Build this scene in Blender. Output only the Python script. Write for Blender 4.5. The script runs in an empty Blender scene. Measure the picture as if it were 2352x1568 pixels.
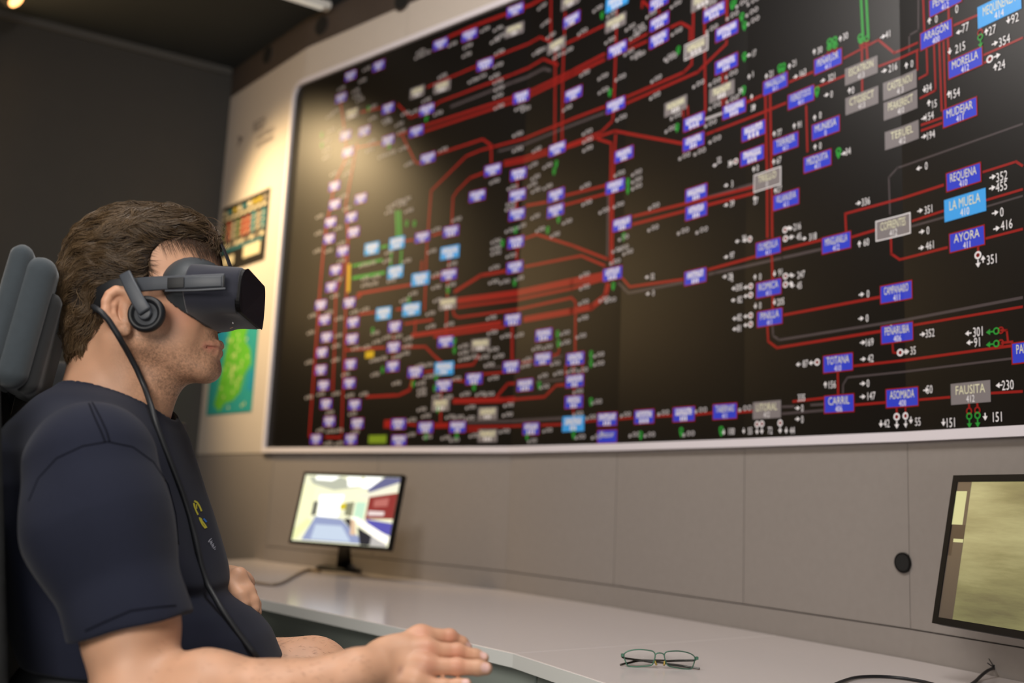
import bpy, bmesh, math, random
import numpy as np
from mathutils import Vector, Matrix

# ---------------------------------------------------------------- scene, camera, world, lights, exposure
scene = bpy.context.scene
COL = scene.collection
CAM_POS = np.array([0.0, 0.0, 1.0])
FPX = 2315.77
# rows: camera right, camera down, camera forward (world axes)
CR = np.array([[0.998938561, -0.007336809, 0.045474407],
               [0.046062462, 0.159110511, -0.986185629],
               [0.0, 0.987233517, 0.159279576]])
cam_data = bpy.data.cameras.new('camera')
cam = bpy.data.objects.new('camera', cam_data)
COL.objects.link(cam)
_r, _u, _b = CR[0], -CR[1], -CR[2]
cam.matrix_world = Matrix(((_r[0], _u[0], _b[0], 0), (_r[1], _u[1], _b[1], 0), (_r[2], _u[2], _b[2], 1.0), (0, 0, 0, 1)))
cam_data.sensor_width = 36.0
cam_data.lens = 36.0 * FPX / 2352.0
cam_data.clip_start = 0.02
cam_data.dof.use_dof = True
cam_data.dof.focus_distance = 1.57
cam_data.dof.aperture_fstop = 2.5
scene.camera = cam

world = bpy.data.worlds.new('world')
scene.world = world
world.use_nodes = True
world.node_tree.nodes['Background'].inputs[0].default_value = (0.75, 0.85, 1.0, 1)
world.node_tree.nodes['Background'].inputs[1].default_value = 0.02

scene.view_settings.view_transform = 'Standard'
scene.view_settings.look = 'None'
scene.view_settings.gamma = 1.0
scene.view_settings.use_curve_mapping = False
scene.view_settings.exposure = 0.0


def aim(o, tgt):
    o.rotation_euler = (Vector(tgt) - o.location).to_track_quat('-Z', 'Y').to_euler()


def area(name, loc, tgt, sx, sy, power, col):
    l = bpy.data.lights.new(name, 'AREA')
    l.shape = 'RECTANGLE'
    l.size, l.size_y = sx, sy
    l.energy = power
    l.color = col
    o = bpy.data.objects.new(name, l)
    COL.objects.link(o)
    o.location = loc
    aim(o, tgt)
    return o


area('wall_wash_light', (-0.95, 1.95, 2.92), (0.15, 3.05, 1.75), 0.5, 0.3, 24, (1.0, 0.93, 0.88))
area('ceiling_panel_light', (-0.15, 0.75, 2.98), (0.0, 1.2, 0.0), 0.8, 0.8, 28, (1.0, 0.97, 0.94))
area('room_fill_light', (-0.75, -0.55, 1.75), (-0.45, 1.4, 1.1), 0.9, 0.7, 29, (1.0, 0.94, 0.86))
area('side_fill_light', (0.5, -1.3, 0.75), (-0.2, 2.3, 0.5), 0.9, 0.7, 10, (1.0, 0.97, 0.94))


# ---------------------------------------------------------------- helpers
def px_ray(x, y):
    d = np.array([(x - 1176.0) / FPX, (y - 784.0) / FPX, 1.0])
    return CR.T @ d


def at(x, y, Y):
    """world point seen at photo pixel (x, y) and lying in the vertical plane at distance Y"""
    d = px_ray(x, y)
    return CAM_POS + Y / d[1] * d


def on_z(x, y, z):
    d = px_ray(x, y)
    return CAM_POS + (z - CAM_POS[2]) / d[2] * d


def srgb(r, g, b):
    def f(c):
        c /= 255.0
        return c / 12.92 if c <= 0.04045 else ((c + 0.055) / 1.055) ** 2.4
    return (f(r), f(g), f(b), 1.0)


def mat(name, col, rough=0.6, metal=0.0, spec=0.5, noise=None, bump=None, emit=None, emit_s=1.0, sheen=0.0, sss=0.0, coat=0.0):
    m = bpy.data.materials.new(name)
    m.use_nodes = True
    nt = m.node_tree
    b = nt.nodes['Principled BSDF']
    b.inputs['Base Color'].default_value = col
    b.inputs['Roughness'].default_value = rough
    b.inputs['Metallic'].default_value = metal
    b.inputs['Specular IOR Level'].default_value = spec
    if sheen:
        b.inputs['Sheen Weight'].default_value = sheen
    if coat:
        b.inputs['Coat Weight'].default_value = coat
        b.inputs['Coat Roughness'].default_value = 0.1
    if sss:
        b.inputs['Subsurface Weight'].default_value = sss
        b.inputs['Subsurface Radius'].default_value = (1.0, 0.35, 0.2)
        b.inputs['Subsurface Scale'].default_value = 0.006
    if emit:
        b.inputs['Emission Color'].default_value = emit
        b.inputs['Emission Strength'].default_value = emit_s
    if noise or bump:
        tc = nt.nodes.new('ShaderNodeTexCoord')
    if noise:      # (scale, amount)
        n = nt.nodes.new('ShaderNodeTexNoise')
        n.inputs['Scale'].default_value = noise[0]
        n.inputs['Detail'].default_value = 5
        nt.links.new(tc.outputs['Object'], n.inputs['Vector'])
        mx = nt.nodes.new('ShaderNodeMix')
        mx.data_type = 'RGBA'
        a = [max(0, c * (1 - noise[1])) for c in col[:3]] + [1]
        c2 = [min(1, c * (1 + noise[1])) for c in col[:3]] + [1]
        mx.inputs[6].default_value = a
        mx.inputs[7].default_value = c2
        nt.links.new(n.outputs['Fac'], mx.inputs[0])
        nt.links.new(mx.outputs[2], b.inputs['Base Color'])
    if bump:       # (scale, strength, distance)
        n = nt.nodes.new('ShaderNodeTexNoise')
        n.inputs['Scale'].default_value = bump[0]
        n.inputs['Detail'].default_value = 4
        nt.links.new(tc.outputs['Object'], n.inputs['Vector'])
        bp = nt.nodes.new('ShaderNodeBump')
        bp.inputs['Strength'].default_value = bump[1]
        bp.inputs['Distance'].default_value = bump[2]
        nt.links.new(n.outputs['Fac'], bp.inputs['Height'])
        nt.links.new(bp.outputs['Normal'], b.inputs['Normal'])
    return m


def link(name, me, mats, parent=None, smooth=False):
    o = bpy.data.objects.new(name, me)
    COL.objects.link(o)
    if not isinstance(mats, (list, tuple)):
        mats = [mats]
    for m in mats:
        me.materials.append(m)
    if parent:
        o.parent = parent
    if smooth:
        me.polygons.foreach_set('use_smooth', [True] * len(me.polygons))
    return o


def mesh_obj(name, verts, faces, mats, parent=None, smooth=False, midx=None):
    me = bpy.data.meshes.new(name)
    me.from_pydata([tuple(map(float, v)) for v in verts], [], faces)
    if midx is not None:
        me.polygons.foreach_set('material_index', midx)
    me.update()
    return link(name, me, mats, parent, smooth)


def bm_obj(name, bm, mats, parent=None, smooth=False):
    bmesh.ops.recalc_face_normals(bm, faces=bm.faces)
    me = bpy.data.meshes.new(name)
    bm.to_mesh(me)
    bm.free()
    return link(name, me, mats, parent, smooth)


def thing(name, label, cat, loc=(0, 0, 0), group=None, rotz=0.0):
    o = bpy.data.objects.new(name, None)
    COL.objects.link(o)
    o.location = loc
    o.rotation_euler = (0, 0, rotz)
    o.empty_display_size = 0.05
    tag(o, label, cat, group)
    return o


def tag(o, label, cat, group=None):
    o['label'] = label
    o['category'] = cat
    if group:
        o['group'] = group


def structure(o):
    o['kind'] = 'structure'
    return o


def bevel(o, w, seg=2, ang=0.6):
    m = o.modifiers.new('bevel', 'BEVEL')
    m.width = w
    m.segments = seg
    m.limit_method = 'ANGLE'
    m.angle_limit = ang
    return o


def prism(poly, z0, z1):
    """vertical prism over a plan polygon"""
    n = len(poly)
    v = [(p[0], p[1], z0) for p in poly] + [(p[0], p[1], z1) for p in poly]
    f = [list(range(n))[::-1], list(range(n, 2 * n))]
    for i in range(n):
        j = (i + 1) % n
        f.append([i, j, n + j, n + i])
    return v, f


def box_frame(o, u, v, w, a, b, c):
    """box from corner o spanned by unit vectors u,v,w with lengths a,b,c"""
    o, u, v, w = map(np.asarray, (o, u, v, w))
    vs = [o + u * (a * i) + v * (b * j) + w * (c * k) for k in (0, 1) for j in (0, 1) for i in (0, 1)]
    fs = [[0, 2, 3, 1], [4, 5, 7, 6], [0, 1, 5, 4], [2, 6, 7, 3], [0, 4, 6, 2], [1, 3, 7, 5]]
    return vs, fs


def tube(name, pts, r, m, parent=None, res=8, cyclic=False, radii=None, smooth_pts=True):
    """swept round tube through points (Catmull-Rom smoothed), closed ends"""
    P = [Vector(p) for p in pts]
    if smooth_pts and len(P) > 2:
        out, rad = [], []
        n = len(P)
        K = 6
        for i in range(n - 1 if not cyclic else n):
            p0 = P[(i - 1) % n] if (cyclic or i > 0) else P[0]
            p1, p2 = P[i], P[(i + 1) % n]
            p3 = P[(i + 2) % n] if (cyclic or i + 2 < n) else P[-1]
            for k in range(K):
                t = k / K
                out.append(0.5 * ((2 * p1) + (p2 - p0) * t + (2 * p0 - 5 * p1 + 4 * p2 - p3) * t * t + (3 * p1 - p0 - 3 * p2 + p3) * t ** 3))
                if radii:
                    rad.append(radii[i] * (1 - t) + radii[(i + 1) % n] * t)
        if not cyclic:
            out.append(P[-1])
            if radii:
                rad.append(radii[-1])
        P = out
        if radii:
            radii = rad
    n = len(P)
    vs, fs = [], []
    prev = None
    for i, p in enumerate(P):
        if cyclic:
            t = (P[(i + 1) % n] - P[i - 1]).normalized()
        else:
            t = (P[min(i + 1, n - 1)] - P[max(i - 1, 0)]).normalized()
        if prev is None:
            a = Vector((0, 0, 1)) if abs(t.z) < 0.9 else Vector((1, 0, 0))
            nrm = (a - t * a.dot(t)).normalized()
        else:
            nrm = (prev - t * prev.dot(t)).normalized()
        prev = nrm
        bn = t.cross(nrm)
        rr = radii[i] if radii else r
        for k in range(res):
            an = 2 * math.pi * k / res
            vs.append(p + (nrm * math.cos(an) + bn * math.sin(an)) * rr)
    for i in range(n if cyclic else n - 1):
        j = (i + 1) % n
        for k in range(res):
            l = (k + 1) % res
            fs.append([i * res + k, i * res + l, j * res + l, j * res + k])
    if not cyclic:
        fs.append(list(range(res))[::-1])
        fs.append([(n - 1) * res + k for k in range(res)])
    return mesh_obj(name, vs, fs, m, parent, smooth=True)


# ---------------------------------------------------------------- materials of the room
M = {}
M['panel_grey'] = mat('grey wall laminate', srgb(140, 133, 128), 0.45, noise=(60, 0.06), spec=0.3)
M['board'] = mat('off white wall board', srgb(196, 186, 176), 0.5, noise=(30, 0.03), spec=0.3)
M['frame_white'] = mat('white frame paint', srgb(222, 216, 222), 0.35)
M['fascia'] = mat('dark brown fascia', srgb(70, 60, 54), 0.6, noise=(20, 0.1))
M['black'] = mat('black plastic', srgb(9, 9, 10), 0.5, spec=0.25)
M['matte_black'] = mat('matte black', srgb(10, 10, 10), 0.8)
M['wall_dark'] = mat('charcoal wall paint', srgb(60, 58, 55), 0.8, noise=(12, 0.06))
M['ceiling'] = mat('dark ceiling', srgb(40, 45, 49), 0.8, noise=(10, 0.08))
M['floor'] = mat('grey vinyl floor', srgb(96, 100, 98), 0.5, noise=(8, 0.1))
M['desk'] = mat('white laminate desk top', srgb(212, 203, 201), 0.16, spec=0.5)
M['desk_edge'] = mat('pale desk edge band', srgb(228, 230, 226), 0.35)
M['underdesk'] = mat('grey green desk panel', srgb(178, 188, 180), 0.6)
M['darkrail'] = mat('dark steel rail', srgb(48, 44, 38), 0.6)

# ---------------------------------------------------------------- the faceted wall
NODES = np.array([[-1.44821, 4.784359], [-0.949098, 4.178764], [0.021881, 3.301067], [0.324616, 2.906001],
                  [0.59425, 2.500203], [0.838355, 2.098237], [0.95007, 1.861749], [1.1600, 1.4170], [1.3300, 0.9500]])
SEG = NODES[1:] - NODES[:-1]
SLEN = np.hypot(SEG[:, 0], SEG[:, 1])
SCUM = np.concatenate([[0], np.cumsum(SLEN)])
ZB, ZT, ZM, ZC = 1.165, 2.9356, 2.7853, 3.08


def wall_pt(s, z, off=0.0):
    i = int(np.clip(np.searchsorted(SCUM, s) - 1, 0, len(SEG) - 1))
    e = SEG[i] / SLEN[i]
    n = np.array([-(-e[1]), -e[0]]) * -1.0      # toward the room
    n = np.array([e[1], -e[0]])
    p = NODES[i] + e * (s - SCUM[i])
    if n @ (np.array([0, 0]) - p) < 0:
        n = -n
    p = p + n * off
    return np.array([p[0], p[1], z])


def on_wall(x, y, seg=None):
    """(s, z) of the wall point seen at a photo pixel"""
    d = px_ray(x, y)
    rng = [seg] if seg is not None else range(len(SEG))
    for i in rng:
        a, e = NODES[i], SEG[i]
        t, u = np.linalg.solve(np.array([[d[0], -e[0]], [d[1], -e[1]]]), a)
        if seg is not None or (-1e-6 <= u <= 1 and t > 0):
            return SCUM[i] + u * SLEN[i], CAM_POS[2] + t * d[2]
    return None


def wall_strip(name, s0, s1, z0, z1, o0, o1, m, parent=None, bev=0.0):
    """slab following the wall between s0..s1, z0..z1 from offset o0 to o1"""
    ss = [s0] + [c for c in SCUM if s0 + 1e-4 < c < s1 - 1e-4] + [s1]
    vs, fs = [], []
    eps = 1e-5
    rings = []
    for k, s in enumerate(ss):
        if 0 < k < len(ss) - 1:
            # mitre
            a0, a1 = wall_pt(s - eps, z0, o0), wall_pt(s + eps, z0, o0)
            b0, b1 = wall_pt(s - eps, z0, o1), wall_pt(s + eps, z0, o1)
            a, b = (a0 + a1) / 2, (b0 + b1) / 2
        else:
            sg = s + (eps if k == 0 else -eps)
            a, b = wall_pt(sg, z0, o0), wall_pt(sg, z0, o1)
        base = len(vs)
        vs += [(a[0], a[1], z0), (b[0], b[1], z0), (b[0], b[1], z1), (a[0], a[1], z1)]
        rings.append(base)
    for a, b in zip(rings[:-1], rings[1:]):
        for i in range(4):
            j = (i + 1) % 4
            fs.append([a + i, b + i, b + j, a + j])
    fs.append([rings[0] + i for i in (0, 1, 2, 3)])
    fs.append([rings[-1] + i for i in (3, 2, 1, 0)])
    o = mesh_obj(name, vs, fs, m, parent)
    bm = bmesh.new()
    bm.from_mesh(o.data)
    bmesh.ops.recalc_face_normals(bm, faces=bm.faces)
    bm.to_mesh(o.data)
    bm.free()
    if bev:
        bevel(o, bev)
    return o


def merge(objs, name, mats=None, parent=None):
    """join several freshly made mesh objects into one mesh object"""
    bm = bmesh.new()
    matlist = []
    for o in objs:
        idx0 = []
        for m in o.data.materials:
            if m not in matlist:
                matlist.append(m)
            idx0.append(matlist.index(m))
        tmp = bmesh.new()
        tmp.from_mesh(o.data)
        tmp.transform(o.matrix_basis)
        me = bpy.data.meshes.new('t')
        for f in tmp.faces:
            f.material_index = idx0[f.material_index] if idx0 else 0
        tmp.to_mesh(me)
        tmp.free()
        bm.from_mesh(me)
        bpy.data.meshes.remove(me)
    smooth = any(p.use_smooth for o in objs for p in o.data.polygons[:1])
    for o in objs:
        bpy.data.objects.remove(o)
    me = bpy.data.meshes.new(name)
    bm.to_mesh(me)
    bm.free()
    return link(name, me, matlist, parent, False)


S_END = SCUM[-1]
# backing walls (structure)
o = wall_strip('wall_back', 0, S_END, 0.0, ZC, -0.08, 0.0, M['panel_grey'])
structure(o)
# lower cladding panels with seams, each one its own panel
seams = [SCUM[1], (SCUM[1] + SCUM[2]) / 2, SCUM[2], SCUM[3], SCUM[4], SCUM[5], SCUM[5] + 0.49, S_END]
pan = []
for a, b in zip(seams[:-1], seams[1:]):
    pan.append(wall_strip('p', a + 0.0012, b - 0.0012, 0.735 + 0.055, ZB - 0.001, 0.0, 0.010, M['panel_grey']))
pan.append(wall_strip('p', SCUM[1], S_END, 0.02, 0.735 + 0.052, 0.0, 0.010, M['panel_grey']))
o = merge(pan, 'trim_1')
structure(o)
# corner facet: off-white boards
pan = [wall_strip('p', 0.0, SCUM[1] - 0.001, ZB, ZT, 0.0, 0.010, M['board']),
       wall_strip('p', 0.0, SCUM[1] - 0.001, 0.02, ZB - 0.004, 0.0, 0.010, M['panel_grey']),
       wall_strip('p', SCUM[1], (SCUM[1] + SCUM[2]) / 2 - .001, ZM, ZT, 0.0, 0.010, M['board']),
       wall_strip('p', (SCUM[1] + SCUM[2]) / 2 + .001, S_END, ZM, ZT, 0.0, 0.010, M['board'])]
o = merge(pan, 'wall_corner')
structure(o)
o = wall_strip('trim_2', 0.0, S_END, ZT, ZC, 0.0, 0.012, M['fascia'])
structure(o)


def disc_on_wall(name, s, z, r, depth, off, m, parent=None, n=28):
    vs, fs = [], []
    for k in range(n):
        a = 2 * math.pi * k / n
        vs.append(wall_pt(s + r * math.cos(a), z + r * math.sin(a), off))
    for k in range(n):
        a = 2 * math.pi * k / n
        vs.append(wall_pt(s + r * math.cos(a), z + r * math.sin(a), off + depth))
    fs = [list(range(n)), list(range(2 * n - 1, n - 1, -1))] + [[k, (k + 1) % n, n + (k + 1) % n, n + k] for k in range(n)]
    return mesh_obj(name, vs, fs, m, parent)


for i, (x, y, lab) in enumerate([(621, 128, 'round dark speaker grille in the brown fascia, nearest the dark wall corner'),
                                 (745, 62, 'round dark speaker grille in the brown fascia, above the mural corner'),
                                 (930, 2, 'round dark speaker grille in the brown fascia cut by the top edge')]):
    s, z = on_wall(x, y)
    t = thing('ceiling_speaker', lab, 'speaker', wall_pt(s, z, 0.012), 'round grilles in the fascia')
    base = wall_pt(s, z, 0.012)
    for nm, r, dp, of, mm in (('rim', 0.05, 0.003, 0.012, M['fascia']), ('grille', 0.042, 0.003, 0.0145, M['matte_black'])):
        o = disc_on_wall(nm, s, z if i != 2 else z, r, dp, of, mm)
        for v in o.data.vertices:
            v.co -= Vector(base)
        o.parent = t

# left wall, other walls, floor, ceiling
P0 = NODES[0]
dirL = np.array([-0.80, -0.47]) / np.hypot(0.80, 0.47)
PL = P0 + dirL * 4.2
room = [tuple(P0), tuple(PL), (PL[0], -2.6), (3.4, -2.6), (3.4, 0.6), tuple(NODES[-1])]


def wall_seg(name, a, b, m):
    a, b = np.array(a), np.array(b)
    d = (b - a) / np.linalg.norm(b - a)
    n = np.array([d[1], -d[0]])
    c = (a + b) / 2
    if n @ (np.array([0, 0.5]) - c) > 0:
        n = -n
    poly = [a, b, b + n * 0.1, a + n * 0.1]
    v, f = prism(poly, 0, ZC)
    bm = bmesh.new()
    o = mesh_obj(name, v, f, m)
    bm.from_mesh(o.data)
    bmesh.ops.recalc_face_normals(bm, faces=bm.faces)
    bm.to_mesh(o.data)
    bm.free()
    return structure(o)


wall_seg('wall_left', P0, PL, M['wall_dark'])
wall_seg('wall_side', PL, (PL[0], -2.6), M['wall_dark'])
wall_seg('wall_rear', (PL[0], -2.6), (3.4, -2.6), M['wall_dark'])
wall_seg('wall_right', (3.4, -2.6), (3.4, 0.6), M['wall_dark'])
wall_seg('wall_front', (3.4, 0.6), tuple(NODES[-1]), M['wall_dark'])
plan = [tuple(n) for n in NODES[::-1]] + [tuple(PL), (PL[0], -2.6), (3.4, -2.6), (3.4, 0.6)]
v, f = prism(plan, -0.08, 0.0)
structure(mesh_obj('floor', v, f, M['floor']))
v, f = prism(plan, ZC, ZC + 0.08)
structure(mesh_obj('ceiling', v, f, M['ceiling']))
# pale cove strip along the left wall / ceiling joint
nl = np.array([dirL[1], -dirL[0]])
if nl @ (np.array([0, 0]) - P0) < 0:
    nl = -nl
a, b = P0 + nl * 0.0 + dirL * 0.02, P0 + dirL * 4.0
v, f = prism([a, b, b + nl * 0.02, a + nl * 0.02], ZC - 0.035, ZC)
structure(mesh_obj('trim_3', v, f, mat('grey cove strip', srgb(80, 78, 75), 0.6)))

# slim white ceiling rail seen at the top of the frame
ra, rb = on_z(655, -8, ZC - 0.03), on_z(756, 24, ZC - 0.03)
rd = rb - ra
ra = rb - rd * 3.0
rd /= np.linalg.norm(rd)
side = np.array([rd[1], -rd[0], 0])
t = thing('ceiling_light_rail', 'slim white linear light rail on the dark ceiling, top of the frame', 'light fitting', tuple(rb))
v, f = box_frame(np.zeros(3) - side * 0.022, -rd, side, (0, 0, 1), 1.6, 0.044, 0.03)
bevel(mesh_obj('housing', v, f, mat('white rail housing', srgb(225, 222, 215), 0.4), t), 0.003)
v, f = box_frame(-side * 0.014 - rd * 0.03 + np.array([0, 0, -0.004]), -rd, side, (0, 0, 1), 1.54, 0.028, 0.005)
mesh_obj('diffuser', v, f, mat('rail diffuser', srgb(235, 232, 222), 0.3, emit=(1, 0.95, 0.85, 1), emit_s=0.25), t)

# warm ceiling spotlight near the left wall
SP = at(38, 2, 3.98)
t = thing('ceiling_spotlight', 'small warm glowing ceiling spotlight at the top left corner', 'lamp', tuple(SP))
bm = bmesh.new()
aimv = (Vector((-1.02, 4.22, 1.98)) - Vector(SP)).normalized()
rot = aimv.to_track_quat('-Z', 'Y').to_matrix().to_4x4()
bmesh.ops.create_cone(bm, cap_ends=True, segments=24, radius1=0.045, radius2=0.032, depth=0.10, matrix=rot @ Matrix.Translation((0, 0, 0.055)))
bevel(bm_obj('can', bm, M['matte_black'], t, True), 0.003)
bm = bmesh.new()
bmesh.ops.create_cone(bm, cap_ends=True, segments=24, radius1=0.034, radius2=0.034, depth=0.006, matrix=rot @ Matrix.Translation((0, 0, 0.002)))
bm_obj('bulb', bm, mat('warm bulb', (1, 0.6, 0.25, 1), 0.4, emit=(1.0, 0.45, 0.15, 1), emit_s=4), t)
mesh_obj('stem', *box_frame((-0.008, -0.008, 0.05), (1, 0, 0), (0, 1, 0), (0, 0, 1), 0.016, 0.016, max(0.02, ZC - SP[2] - 0.05)), M['matte_black'], t)
sl = bpy.data.lights.new('spotlight_beam', 'SPOT')
sl.energy = 300
sl.color = (1.0, 0.72, 0.38)
sl.spot_size = math.radians(58)
sl.spot_blend = 1.0
sl.shadow_soft_size = 0.10
so = bpy.data.objects.new('spotlight_beam', sl)
COL.objects.link(so)
so.location = Vector(SP) + aimv * 0.03
aim(so, (-1.02, 4.22, 1.98))

# unseen wall lamps: one inferred from the mural glow, one added to widen it
uu = np.array([dirL[0], dirL[1], 0.0])
nn3 = np.array([nl[0], nl[1], 0.0])
wm = mat('warm diffuser', (1, .8, .5, 1), .5, emit=(1.0, .66, .30, 1), emit_s=15)
for al, lab in ((1.12, 'slim warm vertical wall lamp on the dark left wall, nearer the room corner'),
                (1.62, 'slim warm vertical wall lamp added out of view on the dark left wall, farther from the room corner')):
    wl_a = P0 + dirL * al + nl * 0.03
    t = thing('unseen_wall_lamp', lab, 'lamp', (wl_a[0], wl_a[1], 2.40))
    v, f = box_frame(-uu * .02 - nn3 * .03 + np.array([0, 0, -.52]), uu, (0, 0, 1), nn3, .20, 1.04, .035)
    bevel(mesh_obj('housing', v, f, M['matte_black'], t), .004)
    v, f = box_frame(np.array([0, 0, -.50]) + nn3 * .005, uu, (0, 0, 1), nn3, .16, 1.0, .012)
    bevel(mesh_obj('diffuser', v, f, wm, t), .004)
# ---------------------------------------------------------------- the control room mural
SL = on_wall(650, 610, 0)[0]
SL = 0.5 * (on_wall(685, 190, 0)[0] + on_wall(615, 1030, 0)[0]) + 0.012
mural = thing('grid_diagram_mural', 'huge glossy black wall mural of a power grid with red lines and blue boxes', 'mural', wall_pt(SL, ZB, 0.0))
MO = np.array(mural.location)
GL = dict(rough=0.36, spec=0.27)
MM = {
    'k': mat('mural black print', srgb(15, 13, 12), **GL),
    'r': mat('print red', srgb(146, 28, 25), **GL),
    'b': mat('print blue', srgb(50, 66, 205), **GL),
    'g': mat('print grey', srgb(128, 122, 124), **GL),
    'dg': mat('print dark grey', srgb(74, 66, 68), **GL),
    'l': mat('print light blue', srgb(66, 164, 240), **GL),
    'w': mat('print white', srgb(236, 233, 236), **GL),
    'gl': mat('print bright grey', srgb(176, 172, 174), **GL),
    'gr': mat('print green', srgb(44, 150, 56), **GL),
    'y': mat('print yellow', srgb(190, 164, 26), **GL),
    'yg': mat('print yellow green', srgb(120, 150, 40), **GL),
    'c': mat('print cream lettering', srgb(226, 224, 190), **GL),
}
T0 = 0.012          # face of the mural panel above the wall


class Print:
    """flat printed shapes laid on the wall in (s, z) coordinates, as one mesh"""
    def __init__(self):
        self.v, self.f, self.m, self.mats = [], [], [], []
        self.k = 0

    def _mi(self, key):
        mt = MM[key]
        if mt not in self.mats:
            self.mats.append(mt)
        return self.mats.index(mt)

    def poly(self, pts, key, off):
        s0, s1 = min(p[0] for p in pts), max(p[0] for p in pts)
        for c in SCUM[1:-1]:
            if s0 + 1e-5 < c < s1 - 1e-5:      # bend the shape where the wall folds
                for sg in (-1, 1):
                    out = []
                    for i in range(len(pts)):
                        a, b = pts[i], pts[(i + 1) % len(pts)]
                        ia, ib = (a[0] - c) * sg >= 0, (b[0] - c) * sg >= 0
                        if ia:
                            out.append(a)
                        if ia != ib:
                            t = (c - a[0]) / (b[0] - a[0])
                            out.append((c + sg * 1e-6, a[1] + (b[1] - a[1]) * t))
                    if len(out) > 2:
                        self.poly(out, key, off)
                return
        b = len(self.v)
        for s, z in pts:
            self.v.append(wall_pt(s, z, off) - MO)
        self.f.append(list(range(b, b + len(pts))))
        self.m.append(self._mi(key))

    def rect(self, s, z, w, h, key, off):
        self.poly([(s - w / 2, z - h / 2), (s + w / 2, z - h / 2), (s + w / 2, z + h / 2), (s - w / 2, z + h / 2)], key, off)

    def ring(self, s, z, r0, r1, key, off, n=16):
        for k in range(n):
            a, b = 2 * math.pi * k / n, 2 * math.pi * (k + 1) / n
            self.poly([(s + r0 * math.cos(a), z + r0 * math.sin(a)), (s + r1 * math.cos(a), z + r1 * math.sin(a)),
                       (s + r1 * math.cos(b), z + r1 * math.sin(b)), (s + r0 * math.cos(b), z + r0 * math.sin(b))], key, off)

    def line(self, pts, w, key, off):
        self.k += 1
        off = off + self.k * 1.2e-6
        P = [np.array(p, float) for p in pts]
        for i in range(len(P) - 1):
            a, b = P[i], P[i + 1]
            d = b - a
            L = np.linalg.norm(d)
            if L < 1e-5:
                continue
            d /= L
            n = np.array([-d[1], d[0]]) * w / 2
            a2 = a - d * (w * 0.45 if i else 0)
            b2 = b + d * (w * 0.45 if i < len(P) - 2 else 0)
            cuts = [0.0] + sorted((c - a2[0]) / (b2[0] - a2[0]) for c in SCUM if min(a2[0], b2[0]) + 1e-4 < c < max(a2[0], b2[0]) - 1e-4) + [1.0]
            for t0, t1 in zip(cuts[:-1], cuts[1:]):
                p, q_ = a2 + (b2 - a2) * t0, a2 + (b2 - a2) * t1
                self.poly([p + n, p - n, q_ - n, q_ + n], key, off)

    def mesh(self, verts2, faces, key, off):
        b = len(self.v)
        for s, z in verts2:
            self.v.append(wall_pt(s, z, off) - MO)
        mi = self._mi(key)
        for f in faces:
            self.f.append([b + i for i in f])
            self.m.append(mi)

    def build(self, name, parent):
        return mesh_obj(name, self.v, self.f, self.mats, parent, midx=self.m)


_txt_cache = {}


def text_mesh(t):
    """vertices and faces of a flat word, 1 unit tall capitals, centred"""
    if t in _txt_cache:
        return _txt_cache[t]
    cu = bpy.data.curves.new('t', 'FONT')
    cu.body = t
    cu.resolution_u = 2
    cu.fill_mode = 'FRONT'
    ob = bpy.data.objects.new('t', cu)
    me = bpy.data.meshes.new_from_object(ob)
    n = len(me.vertices)
    co = np.empty(n * 3)
    me.vertices.foreach_get('co', co)
    co = co.reshape(-1, 3)[:, :2]
    fs = [list(p.vertices) for p in me.polygons]
    bpy.data.objects.remove(ob)
    bpy.data.curves.remove(cu)
    bpy.data.meshes.remove(me)
    x0, x1 = co[:, 0].min(), co[:, 0].max()
    co[:, 0] -= (x0 + x1) / 2
    capH = 0.70
    co = co / capH
    co[:, 1] -= 0.5
    _txt_cache[t] = (co, fs, (x1 - x0) / capH)
    return _txt_cache[t]


def put_text(pr, t, s, z, h, key, off, wmax=None, condense=0.72):
    co, fs, w = text_mesh(t)
    kx = h * condense
    if wmax and w * kx > wmax:
        kx = wmax / w
    pr.mesh([(s + x * kx, z + y * h) for x, y in co], fs, key, off)
    return w * kx


def S(x, y):
    return on_wall(x, y)


# panel and frame
wall_strip('panel', SL, S_END, ZB + 0.018, ZM - 0.018, 0.010, T0, MM['k']).parent = mural
for o in list(mural.children):
    for v_ in o.data.vertices:
        v_.co -= mural.location
fr = [wall_strip('p', SL - 0.006, S_END, ZB, ZB + 0.020, 0.0, 0.026, M['frame_white']),
      wall_strip('p', SL + 0.03, S_END, ZM - 0.022, ZM, 0.0, 0.024, M['frame_white']),
      wall_strip('p', SL - 0.022, SL, ZB, ZM - 0.07, 0.0, 0.024, M['frame_white'])]
# rounded upper corner of the frame
vs, fs = [], []
K = 8
cs, cz, ro, ri = SL + 0.05, ZM - 0.072, 0.072, 0.050
for k in range(K + 1):
    a = math.pi / 2 + (math.pi / 2) * k / K
    for r in (ri, ro):
        for of in (0.0, 0.024):
            vs.append(wall_pt(cs + r * math.cos(a), cz + r * math.sin(a), of))
for k in range(K):
    b = 4 * k
    for q0, q1 in ((0, 1), (1, 3), (3, 2), (2, 0)):
        fs.append([b + q0, b + q1, b + 4 + q1, b + 4 + q0])
fr.append(mesh_obj('p', vs, fs, M['frame_white']))
vs = [wall_pt(SL, ZM - 0.022, 0.0205)] + [wall_pt(cs + (ri + .002) * math.cos(math.pi / 2 + (math.pi / 2) * k / K), cz + (ri + .002) * math.sin(math.pi / 2 + (math.pi / 2) * k / K), 0.0205) for k in range(K + 1)]
fr.append(mesh_obj('p', vs, [[0, k + 1, k + 2] for k in range(K)], M['frame_white']))
o = merge(fr, 'frame')
o.parent = mural
for v_ in o.data.vertices:
    v_.co -= mural.location

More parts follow.
